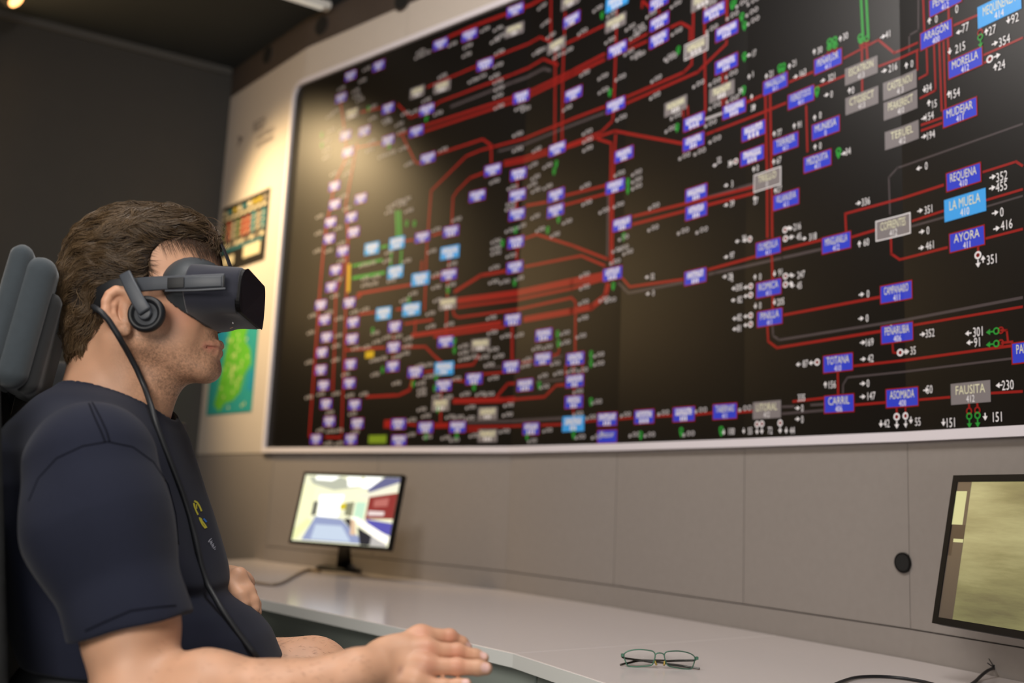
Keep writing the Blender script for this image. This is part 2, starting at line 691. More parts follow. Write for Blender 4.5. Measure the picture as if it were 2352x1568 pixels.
lines, boxes, words, syms = Print(), Print(), Print(), Print()
RW = 0.0075
LN = [  # key, width, photo points traced along the artwork
 ('r', .0055, (2118, 101), (2062, 125), (2026, 95), (1945, 138)), ('r', .0055, (2120, 117), (2026, 156)), ('r', .006, (1950, 176), (1880, 205)),
 ('r', .0065, (1876, 168), (1820, 192)), ('r', .0055, (2130, 0), (2133, 78)), ('r', .0055, (2188, 0), (2189, 50)),
 ('dg', .005, (2119, 0), (2119, 72), (2098, 84), (2098, 122)), ('r', .0055, (2200, 62), (2256, 38)), ('r', .0055, (2187, 92), (2190, 148)),
 ('r', .005, (2167, 98), (2173, 259)), ('r', .005, (2177, 98), (2182, 254)), ('r', .005, (2155, 105), (2159, 210), (2122, 229)),
 ('r', .005, (2138, 112), (2140, 173), (2119, 184)), ('r', .005, (2116, 120), (2117, 165)), ('r', .0055, (2174, 273), (2125, 290)),
 ('r', .0055, (2174, 285), (2125, 303)), ('r', .005, (2269, 130), (2360, 90)), ('r', .005, (2270, 148), (2280, 143)),
 ('gr', .007, (1986, 0), (1991, 94)), ('gr', .007, (1998, 0), (2003, 90)), ('r', .006, (1988, 98), (1989, 217)), ('r', .006, (1998, 95), (2001, 140)),
 ('r', .004, (2262, 60), (2262, 75)), ('r', .007, (1814, 239), (1650, 303), (1630, 311)), ('r', .0075, (1766, 218), (1770, 400), (1771, 548)),
 ('r', .0075, (1777, 218), (1780, 400), (1782, 548)), ('r', .007, (1781, 588), (1783, 645), (1783, 716)), ('r', .006, (1860, 245), (1863, 352)),
 ('r', .006, (2178, 427), (1950, 493), (1952, 534)), ('r', .005, (2267, 398), (2344, 374), (2360, 384)), ('r', .005, (2178, 486), (2104, 510)),
 ('r', .005, (2275, 462), (2360, 437)), ('dg', .004, (2275, 477), (2360, 452)), ('r', .006, (1964, 547), (2020, 530)),
 ('r', .0055, (2055, 545), (2056, 585), (2075, 598), (2187, 570)), ('dg', .005, (2103, 522), (2182, 500)), ('r', .005, (2274, 550), (2360, 528)),
 ('r', .005, (2257, 568), (2257, 580)), ('dg', .0045, (2360, 287), (2070, 388), (2050, 410), (2053, 495)), ('r', .007, (1895, 553), (1805, 575)),
 ('dg', .0075, (1895, 574), (1805, 594), (1650, 628), (1634, 632)), ('r', .0075, (1743, 591), (1634, 621)), ('r', .0075, (1577, 643), (1454, 660), (1437, 640)),
 ('dg', .0075, (1577, 650), (1451, 674), (1426, 650)), ('r', .0065, (1808, 725), (2030, 684)), ('dg', .006, (1783, 748), (1784, 772), (1798, 782), (2360, 685)),
 ('r', .0065, (1771, 748), (1773, 785), (1793, 800), (2033, 762)), ('r', .005, (2109, 748), (2360, 706)), ('r', .0045, (2059, 790), (2060, 811), (2070, 812)),
 ('r', .0055, (1967, 842), (2338, 795)), ('dg', .0045, (1945, 905), (1945, 885), (1955, 868), (2338, 824)), ('r', .0055, (1933, 856), (1934, 910)),
 ('r', .006, (1829, 923), (1901, 915)), ('dg', .006, (1870, 931), (1901, 929)), ('dg', .006, (1804, 951), (1901, 943)), ('dg', .006, (1804, 935), (1834, 934)),
 ('r', .0055, (1971, 931), (2045, 925)), ('r', .005, (2121, 919), (2193, 913)), ('r', .005, (2286, 904), (2360, 900)), ('r', .0045, (2308, 760), (2323, 760), (2326, 787)),
 ('r', .0045, (2310, 789), (2338, 786)), ('r', .0065, (1701, 948), (1740, 945)), ('r', .0065, (1606, 953), (1644, 949)), ('r', .0065, (1514, 957), (1552, 955)),
 ('r', .0065, (1429, 963), (1462, 960)), ('r', .0065, (1351, 969), (1378, 966)), ('r', .0045, (2068, 934), (2069, 950)), ('r', .0045, (2089, 934), (2090, 950)),
 ('r', .0045, (2236, 926), (2237, 940)), ('r', .0045, (2255, 924), (2256, 938)),
 # middle
 ('r', .0085, (1461, 499), (1740, 431)), ('r', .0085, (1461, 517), (1740, 445)), ('dg', .008, (1634, 455), (1700, 436), (1740, 424)),
 ('r', .0085, (1424, 22), (1421, 120), (1417, 240)), ('r', .0085, (1416, 260), (1414, 280), (1387, 306), (1307, 337)),
 ('r', .0085, (1575, 332), (1419, 303), (1374, 319), (1305, 343)), ('r', .0085, (1378, 321), (1411, 331), (1409, 430), (1409, 610)),
 ('r', .0085, (1421, 310), (1415, 420), (1414, 610)), ('dg', .008, (1404, 450), (1402, 590)),
 ('r', .009, (1305, 30), (1299, 180), (1298, 328)), ('r', .009, (1282, 120), (1281, 330)), ('r', .009, (1272, -4), (1272, 96)),
 ('r', .012, (1262, -6), (1100, 60), (1035, 88)), ('r', .0085, (1272, 99), (1247, 88), (1141, 134), (1097, 156), (986, 203)),
 ('r', .0085, (1289, 152), (1255, 138), (1182, 174), (1013, 237), (1005, 245)), ('dg', .010, (1272, 165), (1255, 160), (1182, 192), (1040, 248)),
 ('r', .010, (978, 292), (1320, 166), (1397, 126)), ('r', .010, (980, 304), (1320, 176), (1396, 139)), ('r', .0085, (1451, 116), (1494, 97)),
 ('r', .0085, (1451, 104), (1494, 80)), ('r', .0085, (1397, 247), (1320, 276), (1141, 339), (1110, 347), (1076, 361), (996, 440), (989, 530), (986, 565), (981, 715)),
 ('dg', .008, (1395, 262), (1320, 290), (1150, 350)), ('r', .0085, (1008, 357), (1114, 322), (1134, 336), (1134, 378)),
 ('r', .010, (1163, 382), (1265, 354)), ('r', .0085, (1163, 374), (1265, 345)), ('r', .0085, (1116, 399), (1085, 411), (1056, 440), (1046, 455), (1043, 519)),
 ('r', .0085, (928, 310), (960, 375), (970, 377)), ('r', .0085, (833, 260), (880, 250)), ('r', .0085, (919, 241), (948, 273), (968, 265)),
 ('r', .0085, (825, 341), (880, 330)), ('r', .0085, (917, 313), (944, 305)), ('r', .010, (788, 240), (797, 300), (803, 360), (776, 418), (757, 510), (750, 562), (742, 650), (716, 1005)),
 ('r', .009, (808, 540), (790, 640), (777, 672), (774, 805), (770, 900)), ('r', .009, (826, 330), (800, 470), (805, 560), (800, 700), (797, 805), (790, 1000)),
 ('r', .009, (799, 805), (890, 799)), ('r', .009, (928, 798), (983, 797), (1000, 815), (1026, 838)), ('r', .010, (826, 676), (950, 655)),
 ('r', .009, (830, 723), (868, 718)), ('r', .010, (846, 912), (922, 908), (947, 896), (954, 868)), ('r', .022, (1056, 692), (1320, 648), (1394, 634)),
 ('r', .009, (1056, 707), (1320, 664), (1394, 643)), ('r', .009, (1046, 712), (1049, 725), (1060, 730), (1320, 685), (1329, 695), (1328, 812)),
 ('r', .016, (950, 772), (1158, 742)), ('r', .020, (1209, 735), (1320, 716), (1366, 706), (1397, 682), (1404, 652)), ('r', .010, (1002, 775), (1165, 752)),
 ('r', .0085, (1212, 614), (1320, 593), (1342, 589), (1397, 612)), ('r', .0085, (1212, 549), (1240, 540), (1320, 565), (1403, 597)),
 ('r', .012, (1167, 624), (1110, 634), (1049, 672)), ('r', .011, (1182, 750), (1182, 828)), ('r', .009, (1037, 596), (1036, 618)), ('r', .009, (1034, 645), (1033, 684)),
 ('r', .009, (1032, 712), (1030, 772)), ('r', .009, (1215, 474), (1262, 466)), ('r', .009, (1192, 465), (1192, 482)), ('r', .009, (1194, 572), (1192, 600)),
 ('r', .018, (1046, 922), (1165, 919), (1190, 917)), ('r', .009, (1160, 919), (1258, 912), (1284, 886), (1304, 884)), ('r', .009, (1143, 916), (1172, 882), (1190, 881)),
 ('r', .0085, (1079, 981), (1206, 978)), ('r', .0085, (1250, 977), (1298, 975)), ('dg', .010, (1079, 970), (1298, 961)), ('r', .018, (1004, 978), (1036, 977)),
 ('r', .008, (1080, 990), (1110, 988)), ('r', .009, (1050, 843), (1093, 838), (1107, 815)), ('r', .008, (1116, 860), (1160, 856)), ('r', .008, (1046, 874), (1073, 876)),
 ('r', .008, (1020, 900), (1019, 918)), ('r', .010, (1018, 945), (1018, 970)), ('r', .007, (1306, 838), (1306, 865)), ('r', .007, (1345, 838), (1345, 865)),
 ('r', .007, (1325, 838), (1325, 865)), ('r', .008, (1326, 888), (1325, 912)), ('r', .008, (1324, 935), (1324, 960)), ('r', .008, (1276, 818), (1290, 813), (1292, 800)),
 ('r', .008, (1204, 834), (1230, 829)), ('dg', .006, (1120, 845), (1225, 838), (1300, 818)), ('dg', .006, (1236, 878), (1302, 872)),
 ('r', .009, (753, 1004), (791, 1005)), ('r', .030, (888, 974), (905, 974)), ('r', .009, (942, 974), (963, 977)), ('r', .008, (980, 855), (1003, 852)),
 ('r', .009, (910, 770), (909, 780)), ('r', .008, (909, 815), (908, 828)), ('r', .008, (905, 560), (955, 552)), ('r', .009, (998, 543), (1020, 536)),
 ('r', .009, (915, 712), (930, 710)), ('r', .008, (960, 735), (958, 770)), ('r', .009, (935, 745), (1000, 735)), ('r', .0085, (997, 640), (1020, 634)),
 ('r', .009, (975, 600), (973, 625)), ('r', .0085, (1547, 66), (1571, 55), (1593, 67), (1592, 98)), ('r', .0085, (1601, -4), (1599, 96)),
 ('r', .0085, (1597, 132), (1596, 151), (1578, 169), (1445, 226)), ('r', .0085, (1677, 95), (1676, 104), (1625, 153), (1611, 168), (1445, 240)),
 ('r', .008, (1625, 14), (1628, 262)), ('r', .008, (1678, -4), (1677, 52)), ('r', .007, (1667, 172), (1667, 245)), ('r', .007, (1676, 170), (1675, 240)),
 ('r', .007, (1576, 247), (1577, 272)), ('r', .007, (1587, 245), (1588, 268)), ('gl', .008, (1627, 277), (1668, 262)), ('r', .0085, (1307, 103), (1395, 61)),
 ('r', .0085, (1305, 451), (1398, 428)), ('r', .0085, (1303, 473), (1398, 447)), ('r', .008, (1482, 22), (1482, 4), (1500, 20)), ('r', .008, (1521, 25), (1521, 34)),
 ('r', .008, (1722, 238), (1758, 222)), ('gr', .012, (916, 485), (918, 545)), ('gr', .012, (924, 485), (926, 545)), ('gr', .012, (815, 640), (890, 627)),
 ('gr', .009, (815, 612), (885, 598)), ('gr', .009, (905, 580), (903, 612)), ('gr', .009, (928, 575), (926, 612)), ('gr', .010, (880, 570), (896, 566)),
 ('y', .016, (808, 607), (806, 672)), ('r', .008, (1194, 418), (1194, 434)), ('r', .008, (835, 680), (812, 690)),
]
for e in LN:
    key, w = e[0], e[1]
    pts = [on_wall(*p) for p in e[2:]]
    lines.line([p for p in pts if p], w, key, T0 + (0.0004 if key == 'dg' else 0.0006))

BX = [  # x, y, kind, name, number
 (811,176,'b'),(875.5,153.5,'b'),(789,227,'b'),(814,263,'g'),(897,251,'b'),(842.5,303,'b'),(799.6,313,'b'),(805,351,'b'),(897,324,'b'),
 (774,429,'b'),(774.6,471,'b'),(834.5,457.7,'b'),(765,512,'b'),(813,500.5,'b'),(762,549.6,'b'),(818,534.5,'b'),(793,578,'b'),(777,621,'b'),
 (860,572,'l'),(917.5,559.5,'l'),(914,626,'l'),(767,660,'b'),(743,701,'b'),(751.5,735,'b'),(756,775,'b'),(745.5,810,'b'),(743,850,'b'),
 (749,885.5,'b'),(755,928,'b'),(762.4,968,'b'),(732,1009,'b'),(808.5,696,'b'),(817,741,'b'),(814.5,779,'b'),(811,837,'b'),(808.5,880.6,'b'),
 (820.6,930,'b'),(826.7,972.7,'b'),(812,1009,'b'),(887,720.6,'l'),(951,711.5,'l'),(912.7,751,'b'),(910,798,'b'),(908,842,'b'),(960,855,'b'),
 (921,974,'b'),(922.4,1011.5,'b'),(1017.5,103.6,'b'),(1084,83,'b'),(1187,72,'g'),(1119.5,150,'b'),(1285,107,'g'),(964,214,'g'),(1021,202,'g'),
 (986,254,'b'),(962,303.6,'b'),(1204,225,'b'),(1324,218,'b'),(988.5,365,'b'),(1137.5,392,'b'),(1198,401.7,'b'),(1286.6,343.6,'b'),
 (1102,451.5,'b'),(1195.7,450,'b'),(1284,450,'b'),(1194.5,494,'b'),(1283,485.4,'b'),(976,546,'b'),(1041.8,532.7,'b'),(1039,581,'l'),
 (1192,558,'b'),(1189.6,615,'b'),(971.5,641.8,'l'),(1037,632,'b'),(1034.5,698.7,'g'),(1184.8,735,'b'),(1256,770,'b'),(1029.5,785.5,'b'),
 (1109.5,793,'g'),(1254,824.7,'b'),(1328.4,824.7,'b'),(1026,847,'l'),(1181.4,843,'b'),(1094.7,870.6,'b'),(1025,886,'b'),(1213,885,'b'),
 (1327.3,875.7,'b'),(1018,930.8,'g'),(1325.3,923.7,'b'),(1126,950,'g'),(1324,973.7,'l'),(1402,963.5,'b'),(983.5,982,'b'),(1057,981,'b'),
 (1227,985,'b'),(1126,1001,'g'),(1402,1003,'b','Mezcuir',''),(1436.6,516,'b'),(1414,630,'b'),(1605,637,'b'),(1487.5,957.6,'b'),(1578.6,952,'b'),
 (1673,945.5,'b','TABERNAS','411'),(1424,6,'l'),(1421,55,'g'),(1521,7,'b'),(1522,53,'b'),(1521,92,'b'),(1425,116,'b'),(1606.5,112,'w'),
 (1648,31,'b'),(1622,4,'g'),(1677,74.5,'b'),(1676,150,'b'),(1665.7,213,'g'),(1559.6,246,'g'),(1602,282,'b'),(1694,253,'b'),(1421,244,'b'),
 (1189,26,'b'),(1320,48,'b'),(1317,5,'g'),(1600.5,328,'b'),(1441,357,'b'),(1420,430,'b'),(1607,446,'b'),(1607,487,'b'),
 (1739,303,'b'),(1789,196,'b','MAGALLON','411'),(1910,145,'b','PEÑAFLOR','411'),(1848,227,'b','FUENDETODOS','411'),(1905,297,'b','MUNIESA','0'),(1886,373,'b','MEZQUITA','411'),
 (1812.7,332,'b','TERRER','411'),(1736,360,'b'),(1770.6,414.7,'w','TRILLO','0'),(1814,461,'b','VILLANUEVA','411'),
 (1986.5,166,'g','ESCATRON','413'),(1988,234.5,'g','CTGSECT','413'),(2077.4,199.4,'g','CASTELNOU','413'),(2079,245.6,'g','PEAKERECT','410'),
 (2082,314,'g','TERUEL','412'),(2160,83,'b','ARAGÓN','400'),(2227,148.3,'b','MORELLA','412'),(2214.6,261.6,'b','MUDEJAR','411'),
 (2181,6,'b','PEÑALBA','412'),(2305,22,'l','MEQUINENZA','414'),(2223,410,'b','REQUENA','410'),(2226.4,474,'l','LA MUELA','410'),
 (1773,571,'b','OLMEDILLA','411'),(1929.5,559.7,'b','MINGLANILLA','412'),(2061,524,'w','COFRENTES','412'),(2231,551.4,'b','AYORA','411'),
 (1774,664,'b','ROMICA','411'),(1776.5,731,'b','PINILLA','411'),(2068.5,673,'b','CAMPANARIO','411'),(2070.5,766.5,'b','PEÑARUBIA','406'),
 (1933.5,835,'b','TOTANA','410'),(1936,928,'b','CARRIL','406'),(2082.7,914,'b','ASOMADA','400'),(2239.6,903,'g','FAUSITA','412'),
 (2381,808,'b','PALMERAL','408'),(1770,942,'g','LITORAL','412'),
]
rnd = random.Random(4)
BW, BH = 0.086, 0.042
stations = []
for e in BX:
    x, y, kind = e[0], e[1], e[2]
    p = on_wall(x, y)
    if p is None:
        continue
    s, z = p
    near_ = float(np.linalg.norm(wall_pt(s, z) - CAM_POS))
    stations.append((near_, s, z, kind, e[3] if len(e) > 3 else None, e[4] if len(e) > 4 else None))
stations.sort(key=lambda q_: q_[0])
far_boxes, far_words = Print(), Print()
for rank, (near_, s, z, kind, name, num) in enumerate(stations):
    single = rank < 100
    bx_p, wd_p = (Print(), Print()) if single else (far_boxes, far_words)
    w, h = {'b': (BW, BH), 'g': (0.092, 0.042), 'l': (0.100, 0.047), 'w': (0.090, 0.044)}[kind]
    if s < SCUM[2]:
        w *= 0.95
    if s < SCUM[1] + 0.75:
        w *= 0.9
    if kind == 'b':
        bx_p.rect(s, z, w, h, 'r', T0 + 0.0010)
        bx_p.rect(s, z, w - 0.0055, h - 0.0055, 'b', T0 + 0.0012)
    elif kind == 'w':
        bx_p.rect(s, z, w + 0.003, h + 0.003, 'w', T0 + 0.0009)
        bx_p.rect(s, z, w - 0.002, h - 0.002, 'g', T0 + 0.0012)
    else:
        bx_p.rect(s, z, w, h, kind, T0 + 0.0012)
    tc = 'c' if kind in 'gw' else 'w'
    if name:
        put_text(wd_p, name, s, z + h * 0.17, h * 0.42, 'c', T0 + 0.0014, wmax=w * 0.74)
        if num:
            put_text(wd_p, num, s, z - h * 0.27, h * 0.33, 'w', T0 + 0.0014, condense=0.66)
    else:
        # name rows too blurred to read in the photograph: rows of letter-like strokes
        n = rnd.randint(5, 8)
        lw = w * rnd.uniform(0.68, 0.84) / n
        for k in range(n):
            cx = s + (k - (n - 1) / 2) * lw
            wd_p.rect(cx - lw * 0.25, z + h * 0.16, lw * 0.3, h * 0.44, tc, T0 + 0.0014)
            wd_p.rect(cx + lw * 0.1, z + h * (0.16 + rnd.choice((-.15, 0, .15))), lw * 0.5, h * 0.15, tc, T0 + 0.0014)
            wd_p.rect(cx + lw * 0.28, z + h * 0.16, lw * 0.22, h * 0.44, tc, T0 + 0.0014)
        for k in range(3):
            wd_p.rect(s + (k - 1) * lw * 1.1, z - h * 0.27, lw * 0.62, h * 0.3, 'w', T0 + 0.0014)
    if single:
        o = bx_p.build('station_box', mural)
        wd_p.build('station_name', o)
if far_boxes.f:
    o = far_boxes.build('far_station_boxes', mural)
    o['kind'] = 'stuff'
    far_words.build('far_station_names', o)['kind'] = 'stuff'
for x, y, w, h, k in ((855, 815, .05, .026, 'y'), (873, 1009, .10, .030, 'yg')):
    s, z = on_wall(x, y)
    boxes.rect(s, z, w, h, k, T0 + 0.0012)


def arrow(s, z, d, r, key='w'):
    """little printed arrow: shaft with a triangular head"""
    u = {'r': (1, 0), 'l': (-1, 0), 'u': (0, 1), 'd': (0, -1)}[d]
    n = (-u[1], u[0])
    pt = lambda a, b: (s + u[0] * a * r + n[0] * b * r, z + u[1] * a * r + n[1] * b * r)
    syms.poly([pt(-1, .18), pt(-1, -.18), pt(.1, -.18), pt(.1, .18)], key, T0 + 0.0013)
    syms.poly([pt(-.15, .75), pt(-.15, -.75), pt(1.0, 0)], key, T0 + 0.0014)


NUM = [  # text, x, y, arrow direction, arrow x, arrow y
 ('0',2208,24,None,0,0),('0',2161,47,'u',2145,51),('77',2228,66,'l',2213,77),('27',2290,72,'u',2276,76),('354',2318,96,'r',2296,103),
 ('92',2342,45,'d',2327,50),('215',2216,112,'d',2192,121),('0',2105,149,'u',2092,153),('24',2311,152,'u',2297,157),('216',2060,158,'r',2040,166),
 ('154',2205,217,'u',2190,219),('34',2144,204,'d',2134,208),('15',2157,241,'u',2144,239),('154',2146,269,'r',2133,274),('194',2149,312,'r',2133,316),
 ('0',2138,383,'l',2121,389),('352',2312,407,'r',2291,409),('455',2311,430,'r',2290,434),('336',1998,465,'r',1981,469),('351',2143,483,'r',2124,486),
 ('0',2312,489,'r',2297,491),('416',2323,518,'r',2300,527),('0',2142,531,'r',2128,534),('461',2146,565,'r',2127,571),('351',2289,597,'u',2269,597),
 ('60',1999,558,'u',1983,562),('0',2003,676,'r',1988,678),('0',2001,732,'r',1987,733),('352',2147,766,'r',2130,769),('301',2257,763,'l',2235,767),
 ('91',2255,787,'l',2238,788),('35',2108,806,'r',2090,809),('42',2009,824,'r',1992,826),('169',2007,787,'r',1991,788),('87',1859,836,'l',1843,838),
 ('0',2003,881,'r',1991,882),('147',2011,910,'r',1991,912),('156',1921,884,'u',1905,884),('50',2146,895,'r',2138,897),('230',2326,885,'l',2306,886),
 ('42',2046,973,'d',2033,974),('55',2119,969,'d',2103,966),('151',2195,971,'d',2178,971),('151',2302,958,'d',2274,958),('335',1850,914,None,0,0),
 ('0',1852,938,'r',1841,938),('0',1852,964,'r',1841,963),('41',2048,82,'r',2037,88),('30',1951,86,'u',1939,92),('30',1892,118,'u',1879,122),
 ('0',1919,219,'r',1907,221),('0',1968,210,'u',1960,211),('321',1919,180,'r',1899,188),('34',1957,350,'r',1947,355),('0',1893,267,'u',1880,273),
 ('0',1893,337,'u',1881,340),('91',1845,289,'u',1833,292),('77',1799,307,'u',1787,310),('67',1798,370,'u',1786,374),('0',1749,388,'u',1740,391),
 ('163',1853,170,'r',1836,179),('21',1833,148,'u',1822,155),('21',1780,172,'u',1769,178),('216',1840,522,'l',1821,525),('45',1844,545,'l',1828,546),
 ('318',1876,545,'r',1856,550),('247',1849,632,'l',1829,635),('45',1845,657,'l',1829,658),('205',1802,694,'d',1788,695),('0',1755,703,'d',1744,704),
 ('0',1755,637,'u',1743,638),('91',1801,627,'d',1788,630),('205',1706,661,'l',1694,664),('82',1708,689,'l',1693,691),('82',1707,730,'l',1696,733),
 ('81',1706,755,'l',1696,757),('97',1690,588,'r',1676,592),('30',1718,549,'l',1702,556),('44',1829,989,'d',1815,989),('72',1778,989,None,0,0),
 ('55',1732,990,'d',1717,990),('100',1689,991,'d',1671,993),('17',1741,125,'r',1728,130),('39',1709,212,'u',1735,225),('38',1738,250,'u',1741,247),
 ('1',1738,173,'u',1729,179),('32',1660,370,'l',1650,382),('35',1685,378,None,0,0),('39',1690,469,'r',1676,473),('3',1690,424,'r',1676,428),
 ('27',1745,463,'u',1742,458),('27',1799,436,'u',1790,440),('28',1686,636,'r',1673,637),('2',1690,640,None,0,0),('52',1507,636,'r',1494,638),('0',1509,674,'r',1496,676),
]
HN = 0.0178
for t, x, y, d, ax, ay in NUM:
    p = on_wall(x, y)
    if p:
        put_text(words, t, p[0], p[1], HN * (1.05 if x > 2180 else 0.95), 'w', T0 + 0.0014, condense=0.66)
    if d:
        p = on_wall(ax, ay)
        arrow(p[0], p[1], d, 0.0074)

# flow readings too blurred to read: little arrow and two figure-like strokes
BL = """790,205 848,160 838,187 776,257 764,268 823,210 826,222 833,231 862,247 893,277 897,282 923,287 937,262 862,273 928,303 932,342 945,378
860,326 855,346 884,360 905,352 757,325 757,345 756,362 768,300 793,300 805,375 773,400 803,400 795,452 803,480 740,498 738,536 735,577 783,525 790,560
761,577 790,600 783,643 775,680 762,718 724,725 785,732 720,764 783,771 778,795 716,832 777,827 820,717 845,711 823,800 848,797 800,860 716,912 743,905
778,904 810,908 842,905 764,947 816,950 765,990 742,988 785,988 760,1018 785,1018 822,992 868,765 872,785 895,775 920,773 944,778 942,795 865,828
885,823 868,860 917,820 937,812 917,880 970,840 990,838 990,865 973,880 975,895 975,905 1010,910 1035,912 975,940 985,955 1040,957 1060,958
952,964 950,998 988,1003 1030,1005 1050,1010 1095,1000 1165,990 1265,988 968,132 972,120 985,124 1045,104 1080,108 1078,128 1120,70 1155,85 1150,68 1143,96
1150,152 1112,178 1092,187 1153,122 1022,177 985,232 958,258 1012,262 1024,345 1142,177 1150,190 1152,205 1150,222 1152,247 1200,250 1215,252 1240,122 1250,118
1272,84 1288,130 1312,118 1316,58 1260,55 1252,17 1345,75 1350,170 1392,178 1432,180 1393,210 1310,250 1195,310 1195,345 1240,345 1356,305 1357,323 1357,343
1380,22 1412,35 1408,95 1455,65 1475,65 1480,72 1503,35 1452,122 1465,85 1478,128 1468,128 1560,12 1562,75 1545,132 1550,135 1515,183 1512,222 1612,195 1643,68
1640,12 1690,38 1735,30 1738,50 1712,10 1738,5 1650,190 1688,172 1650,245 1690,230 1560,268 1548,298 1640,285 1650,322 1580,360 1615,350 1434,272 1232,380
1265,382 1142,418 1237,408 1230,425 1238,438 1265,430 1183,432 1352,428 1355,467 1430,400 1470,398 1470,415 1470,430 1395,485 1428,472 1510,475 1508,525 1440,547
1440,570 1425,575 1180,468 1178,480 1237,498 1205,520 1178,530 1248,528 1282,540 1310,510 1145,555 1145,570 1145,582 1180,588 1142,615 1140,648 1165,648 1200,640
1420,602 1350,632 1350,660 1348,695 1347,731 1342,772 1410,690 1395,688 1008,528 1055,505 998,578 1045,607 1008,632 1042,655 1008,660 1012,690 995,720 1038,745
996,750 1135,730 1137,764 1168,772 1200,770 1305,765 1306,787 1240,800 1265,797 1140,803 1071,795 1071,810 1071,825 1092,820 1118,820 1152,818 1130,838 1215,840
1218,826 1283,835 1255,863 1290,857 1320,852 1346,850 1383,815 1383,835 1258,888 1335,899 1378,923 1175,930 1087,935 1172,952 1085,960 1335,950 1365,958 1445,952
1532,948 1618,942 1378,1003 1340,1003 1230,1012 1500,998 1465,998 1590,996 1720,938 1110,905 1130,905 1075,905 1140,868 1008,860 1054,870 1450,580 1577,532 1620,530
940,458 930,470 905,475 920,465 900,488 945,485 840,610 860,605 845,640 870,636 845,655 865,652 895,600 940,600 905,645 935,690 955,675 900,580""".split()
for k, c in enumerate(BL):
    x, y = map(float, c.split(','))
    p = on_wall(x, y)
    if not p:
        continue
    s, z = p
    syms.rect(s - 0.018, z - 0.004, 0.009, 0.009, 'gl', T0 + 0.0013)
    h = 0.021
    for j in range(2):
        cx = s + 0.0 + j * 0.016
        syms.ring(cx, z, 0.0040, 0.0072, 'gl', T0 + 0.0013, n=8)
GRN = "745,312 745,335 852,252 985,275 900,338 862,760 885,850 958,515 1035,668 940,515 945,690 1050,785 1050,805 1008,868 1005,892 955,882 1012,940 1055,1002 1095,890 985,1002 1218,1002 1246,885 1288,768 1290,790 1365,815 1365,835 1365,923 1325,998 1480,1000 1573,992 1665,990 1160,560 1190,530 1265,530 1290,505 1285,378 1280,395 1188,650 1416,658 1440,545 1450,420 1450,438 1390,38 1408,215 1566,118 1563,295 1718,62 1712,42 1695,8 1690,15 1718,133 1716,210 1808,158 1800,160 1926,98 1914,102 1935,353 1885,213 1985,92".split()
for c in GRN:
    x, y = map(float, c.split(','))
    p = on_wall(x, y)
    if p:
        syms.ring(p[0], p[1] + 0.004, 0.0035, 0.0085, 'gr', T0 + 0.0013, n=10)
        syms.poly([(p[0] - .008, p[1] - .003), (p[0] + .008, p[1] - .003), (p[0], p[1] - .016)], 'gr', T0 + 0.0013)


def transformer(x, y, kind, d='d'):
    s, z = on_wall(x, y)
    u = {'d': (0, -1), 'r': (1, 0), 'l': (-1, 0), 'u': (0, 1)}[d]
    if kind == 'w':
        syms.ring(s, z, 0.0045, 0.0080, 'w', T0 + 0.0013)
        syms.ring(s, z, 0.0018, 0.0040, 'r', T0 + 0.0013)
        arrow(s + u[0] * 0.017, z + u[1] * 0.017, d, 0.008)
    else:
        syms.ring(s, z, 0.0042, 0.0072, 'r', T0 + 0.0013)
        syms.ring(s + u[0] * .010, z + u[1] * .010, 0.0042, 0.0072, 'gr', T0 + 0.0014)
        arrow(s + u[0] * 0.025, z + u[1] * 0.025, d, 0.008, 'gr')


for a in ((2257, 588, 'w'), (2069, 958, 'w'), (2090, 956, 'w'), (2237, 945, 'g'), (2256, 943, 'g'), (2262, 78, 'g'), (2310, 760, 'g', 'l'), (2310, 789, 'g', 'l'),
          (2284, 139, 'w', 'r'), (2077, 811, 'w', 'r'), (1886, 833, 'w', 'l'), (1748, 975, 'w'), (1759, 974, 'w'), (1801, 972, 'w'),
          (1731, 551, 'w', 'l'), (1812, 530, 'w', 'r'), (1813, 550, 'w', 'r'), (1813, 636, 'w', 'r'), (1813, 655, 'w', 'r'), (1733, 659, 'w', 'l'),
          (1733, 679, 'w', 'l'), (1733, 726, 'w', 'l'), (1733, 746, 'w', 'l'), (1698, 373, 'w', 'l')):
    transformer(*a)
for x, y in ((1988, 96), (2000, 92), (1914, 112), (1927, 108)):
    s, z = on_wall(x, y)
    syms.ring(s, z, 0.004, 0.008, 'gr', T0 + 0.0014)
    syms.ring(s, z - 0.011, 0.004, 0.007, 'r', T0 + 0.0013)

lines.build('power_lines', mural)
boxes.build('legend_patches', mural)
words.build('lettering', mural)
syms.build('symbols', mural)

# ---------------------------------------------------------------- posters and logo on the corner facet
def wall_frame(s, z, off):
    """origin and axes of a flat thing on the wall: (origin, right, up, out)"""
    p = wall_pt(s, z, off)
    q2 = wall_pt(s + 0.001, z, off)
    u = (q2 - p) / 0.001
    up = np.array([0, 0, 1.0])
    n = wall_pt(s, z, off + 0.001) - p
    return p, u, up, n / np.linalg.norm(n)


def flat_print(name, p, u, w, n, shapes, mats, parent, off0):
    """shapes: list of (pts, matindex); pts in local (a, b)"""
    vs, fs, mi = [], [], []
    for k, (pts, m_) in enumerate(shapes):
        b = len(vs)
        for a, c in pts:
            vs.append(u * a + w * c + n * (off0 + 1e-5 * k))
        fs.append(list(range(b, b + len(pts))))
        mi.append(m_)
    return mesh_obj(name, vs, fs, mats, parent, midx=mi)


def rc(x, y, w, h):
    return [(x, y), (x + w, y), (x + w, y + h), (x, y + h)]


